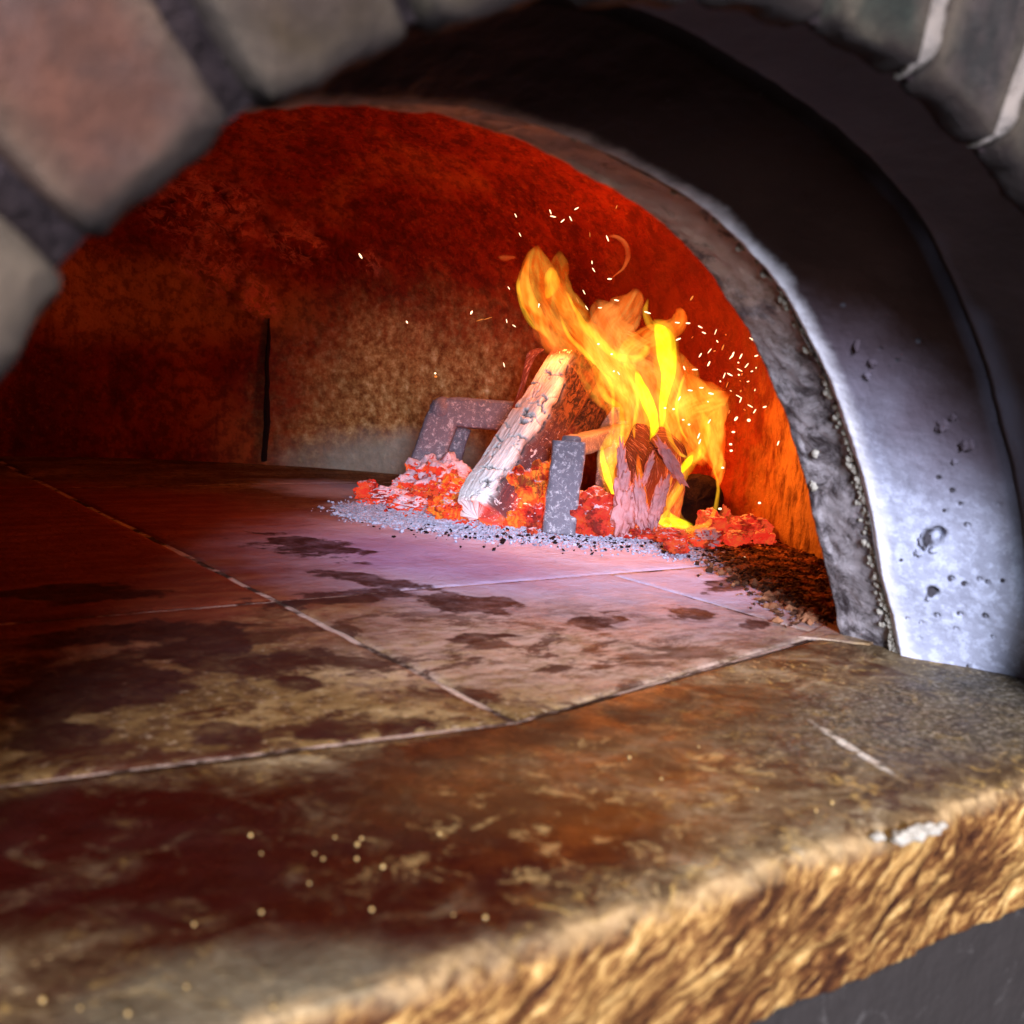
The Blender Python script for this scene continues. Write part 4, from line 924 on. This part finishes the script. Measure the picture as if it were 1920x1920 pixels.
flame([(1284, 700, 2), (1274, 730, 3.5), (1268, 765, 3.5), (1275, 800, 3), (1290, 830, 2)], 6.4, FL_YEL, .8, 49)
flame([(1196, 850, 2), (1198, 880, 5), (1206, 915, 6), (1212, 950, 4), (1214, 975, 1)], (6.4, 6.2), FL_ORANGE, .6, 50)
flame([(1268, 850, 2), (1262, 880, 3), (1250, 920, 6), (1245, 950, 4)], (5.9, 5.85), FL_ORANGE, .6, 51)
# wisps
flame([(1140, 442, 2), (1158, 447, 5), (1172, 460, 6), (1177, 480, 5), (1170, 500, 3), (1158, 512, 2), (1145, 523, 1)], 7.0, FL_WISP, .8, 28, 'wisp')
flame([(934, 482, 2), (945, 483, 6), (958, 483, 4), (968, 484, 1)], 7.0, FL_WISP, .8, 29, 'wisp')
flame([(1000, 600, 3, .5), (1012, 622, 14, .8), (1030, 640, 18, .8), (1038, 665, 8, .8), (1036, 690, 3, .8)], 6.95, FL_WISP, .6, 31, 'wisp')
flame([(1015, 560, 3, .4), (1030, 600, 22, .8), (1045, 640, 22, .8), (1055, 665, 8, .6)], 6.98, FL_WISP, .6, 32, 'wisp')

# ---------------------------------------------------------------- sparks
bm = bmesh.new(); bmesh.ops.create_icosphere(bm, subdivisions=1, radius=1); sv = [np.array(v.co) for v in bm.verts]; sf = [[v.index for v in f.verts] for f in bm.faces]; bm.free()
spark0 = bpy.data.meshes.new('spark'); spark0.from_pydata([tuple(v * S) for v in sv], [], sf); spark0.materials.append(SPARK)
spark1 = spark0.copy(); spark1.materials[0] = SPARK_DIM
SL = [(676, 480, 1, 12, 3), (884, 586, 2, 8, 3), (763, 604, 1, 6, 2.5), (900, 600, -.3, 16, 1.2), (915, 597, -.3, 18, 1), (967, 404, 1.1, 9, 1.5), (975, 440, 1.1, 9, 1.3), (1032, 397, 1.2, 10, 1.8), (1037, 406, .2, 12, 2), (1055, 414, -.7, 10, 2),
      (1070, 410, 1.1, 11, 1.8), (1081, 391, -.5, 10, 2), (1156, 388, -1.2, 8, 1.6), (1139, 447, 1.2, 13, 2.2), (1110, 492, 1.5, 7, 1.6), (1113, 506, 1, 10, 1.6), (1106, 440, 1.5, 10, 1), (1143, 523, 0, 9, 2.5), (954, 540, 1, 7, 1.4), (950, 602, 1.4, 8, 1.5),
      (964, 611, .6, 8, 1.6), (945, 684, 1.3, 10, 1.5), (1297, 559, -1, 11, 3), (1156, 563, .2, 10, 2.4), (1125, 577, 0, 8, 2), (1214, 586, .3, 14, 2.5), (1095, 548, 1.1, 10, 1.4), (1083, 563, 1.1, 12, 1.4), (1100, 577, 1, 10, 1.4),
      (1010, 573, 1.6, 9, 1.5), (1011, 571, 1.6, 4, 2.2), (1270, 605, .1, 10, 2.2), (1290, 606, 0, 9, 2.6), (1313, 613, .5, 10, 2.2), (1320, 624, .4, 9, 2.2), (1272, 636, -.4, 11, 2.5), (1122, 645, 0, 5, 3), (1147, 664, 0, 5, 2.8), (1151, 696, 0, 4, 2.8), (1160, 700, 1, 8, 1.5),
      (1303, 693, 0, 12, 2.2), (1283, 690, 1.2, 9, 2), (1313, 666, -1, 10, 2.2), (1329, 682, -1.1, 11, 2.6), (1345, 640, 1, 6, 2), (1404, 788, 0, 7, 5), (1380, 785, -.9, 10, 4), (1375, 810, 0, 7, 3.2), (1370, 833, 0, 6, 3.5), (1371, 845, 0, 6, 3.5), (1355, 877, 0, 6, 3.2),
      (1424, 943, 0, 6, 3.5), (1350, 954, 0, 7, 3.6), (1462, 976, -1, 13, 4.5), (1520, 967, 0, 6, 3.5), (1459, 831, -1.2, 10, 2.2), (1454, 710, -1.4, 12, 2.4), (1415, 771, -1, 10, 2), (1247, 765, 0, 5, 3), (1263, 767, 0, 5, 3), (1292, 796, 0, 5, 3), (1281, 787, 0, 5, 2.6),
      (1310, 817, -1.2, 12, 2.4), (1312, 828, -1.2, 11, 2.4), (1274, 747, -1.1, 10, 2), (1333, 738, .2, 11, 3), (1294, 732, .1, 10, 2.4), (1315, 727, 0, 9, 2.2), (1378, 990, 0, 6, 3.5), (1394, 1014, 0, 7, 3.6), (1395, 1045, 0, 6, 2.6), (1330, 790, -1, 10, 2), (817, 706, 0, 6, 4), (816, 700, 0, 4, 3)]
rs_ = random.Random(3)
while len(SL) < 118:
    x = rs_.gauss(1385, 38); y = rs_.gauss(690, 48)
    if 1290 < x < 1462 and 590 < y < 800: SL.append((x, y, rs_.choice([-1.1, -.9, -1.2, -.3, .5]), rs_.choice([3, 4, 5, 8, 12]), rs_.uniform(1.0, 2.8)))
for k, (px, py, a, ln, wd) in enumerate(SL):
    d = 6.35 + rs_.uniform(-.35, .35)
    if px < 930: d = 7.3
    if py > 960: d = fdepth(px, py) - .1
    o = bpy.data.objects.new('spark', spark1 if (k > 70 and k % 3 == 0) or k in (3, 4, 12, 16, 22, 27) else spark0); C.objects.link(o)
    X_ = RIGHT * math.cos(a) - UP * math.sin(a); Y_ = np.cross(FWD, X_); Mx = Matrix([[X_[i], Y_[i], FWD[i]] for i in range(3)])
    u = d / F; Sm = Matrix.Diagonal((ln * u * .55, wd * u * .65, wd * u * .65))
    M4 = (Mx @ Sm).to_4x4(); M4.translation = Vector(ad(px, py, d) * S); o.matrix_world = M4
    if k == 0: lab, grp = 'lone white spark high before the dark red back wall, left of everything else', None
    elif px < 850: lab, grp = 'one of the single sparks drifting far left above the steel portal', 'sparks far left'
    elif px < 970: lab, grp = 'spark streaking out left of the tallest flame', 'sparks left of the flames'
    elif py < 530: lab, grp = 'spark thrown up above the flame tips', 'sparks above the flames'
    elif py > 860: lab, grp = 'round spark glowing low near the right wall over the coals', 'sparks over the right coals'
    elif px > 1290: lab, grp = 'tiny spark in the dense swarm right of the flames', 'sparks right of the flames'
    else: lab, grp = 'tiny spark crossing in front of the orange flames', 'sparks before the flames'
    tag(o, lab, 'spark', grp)
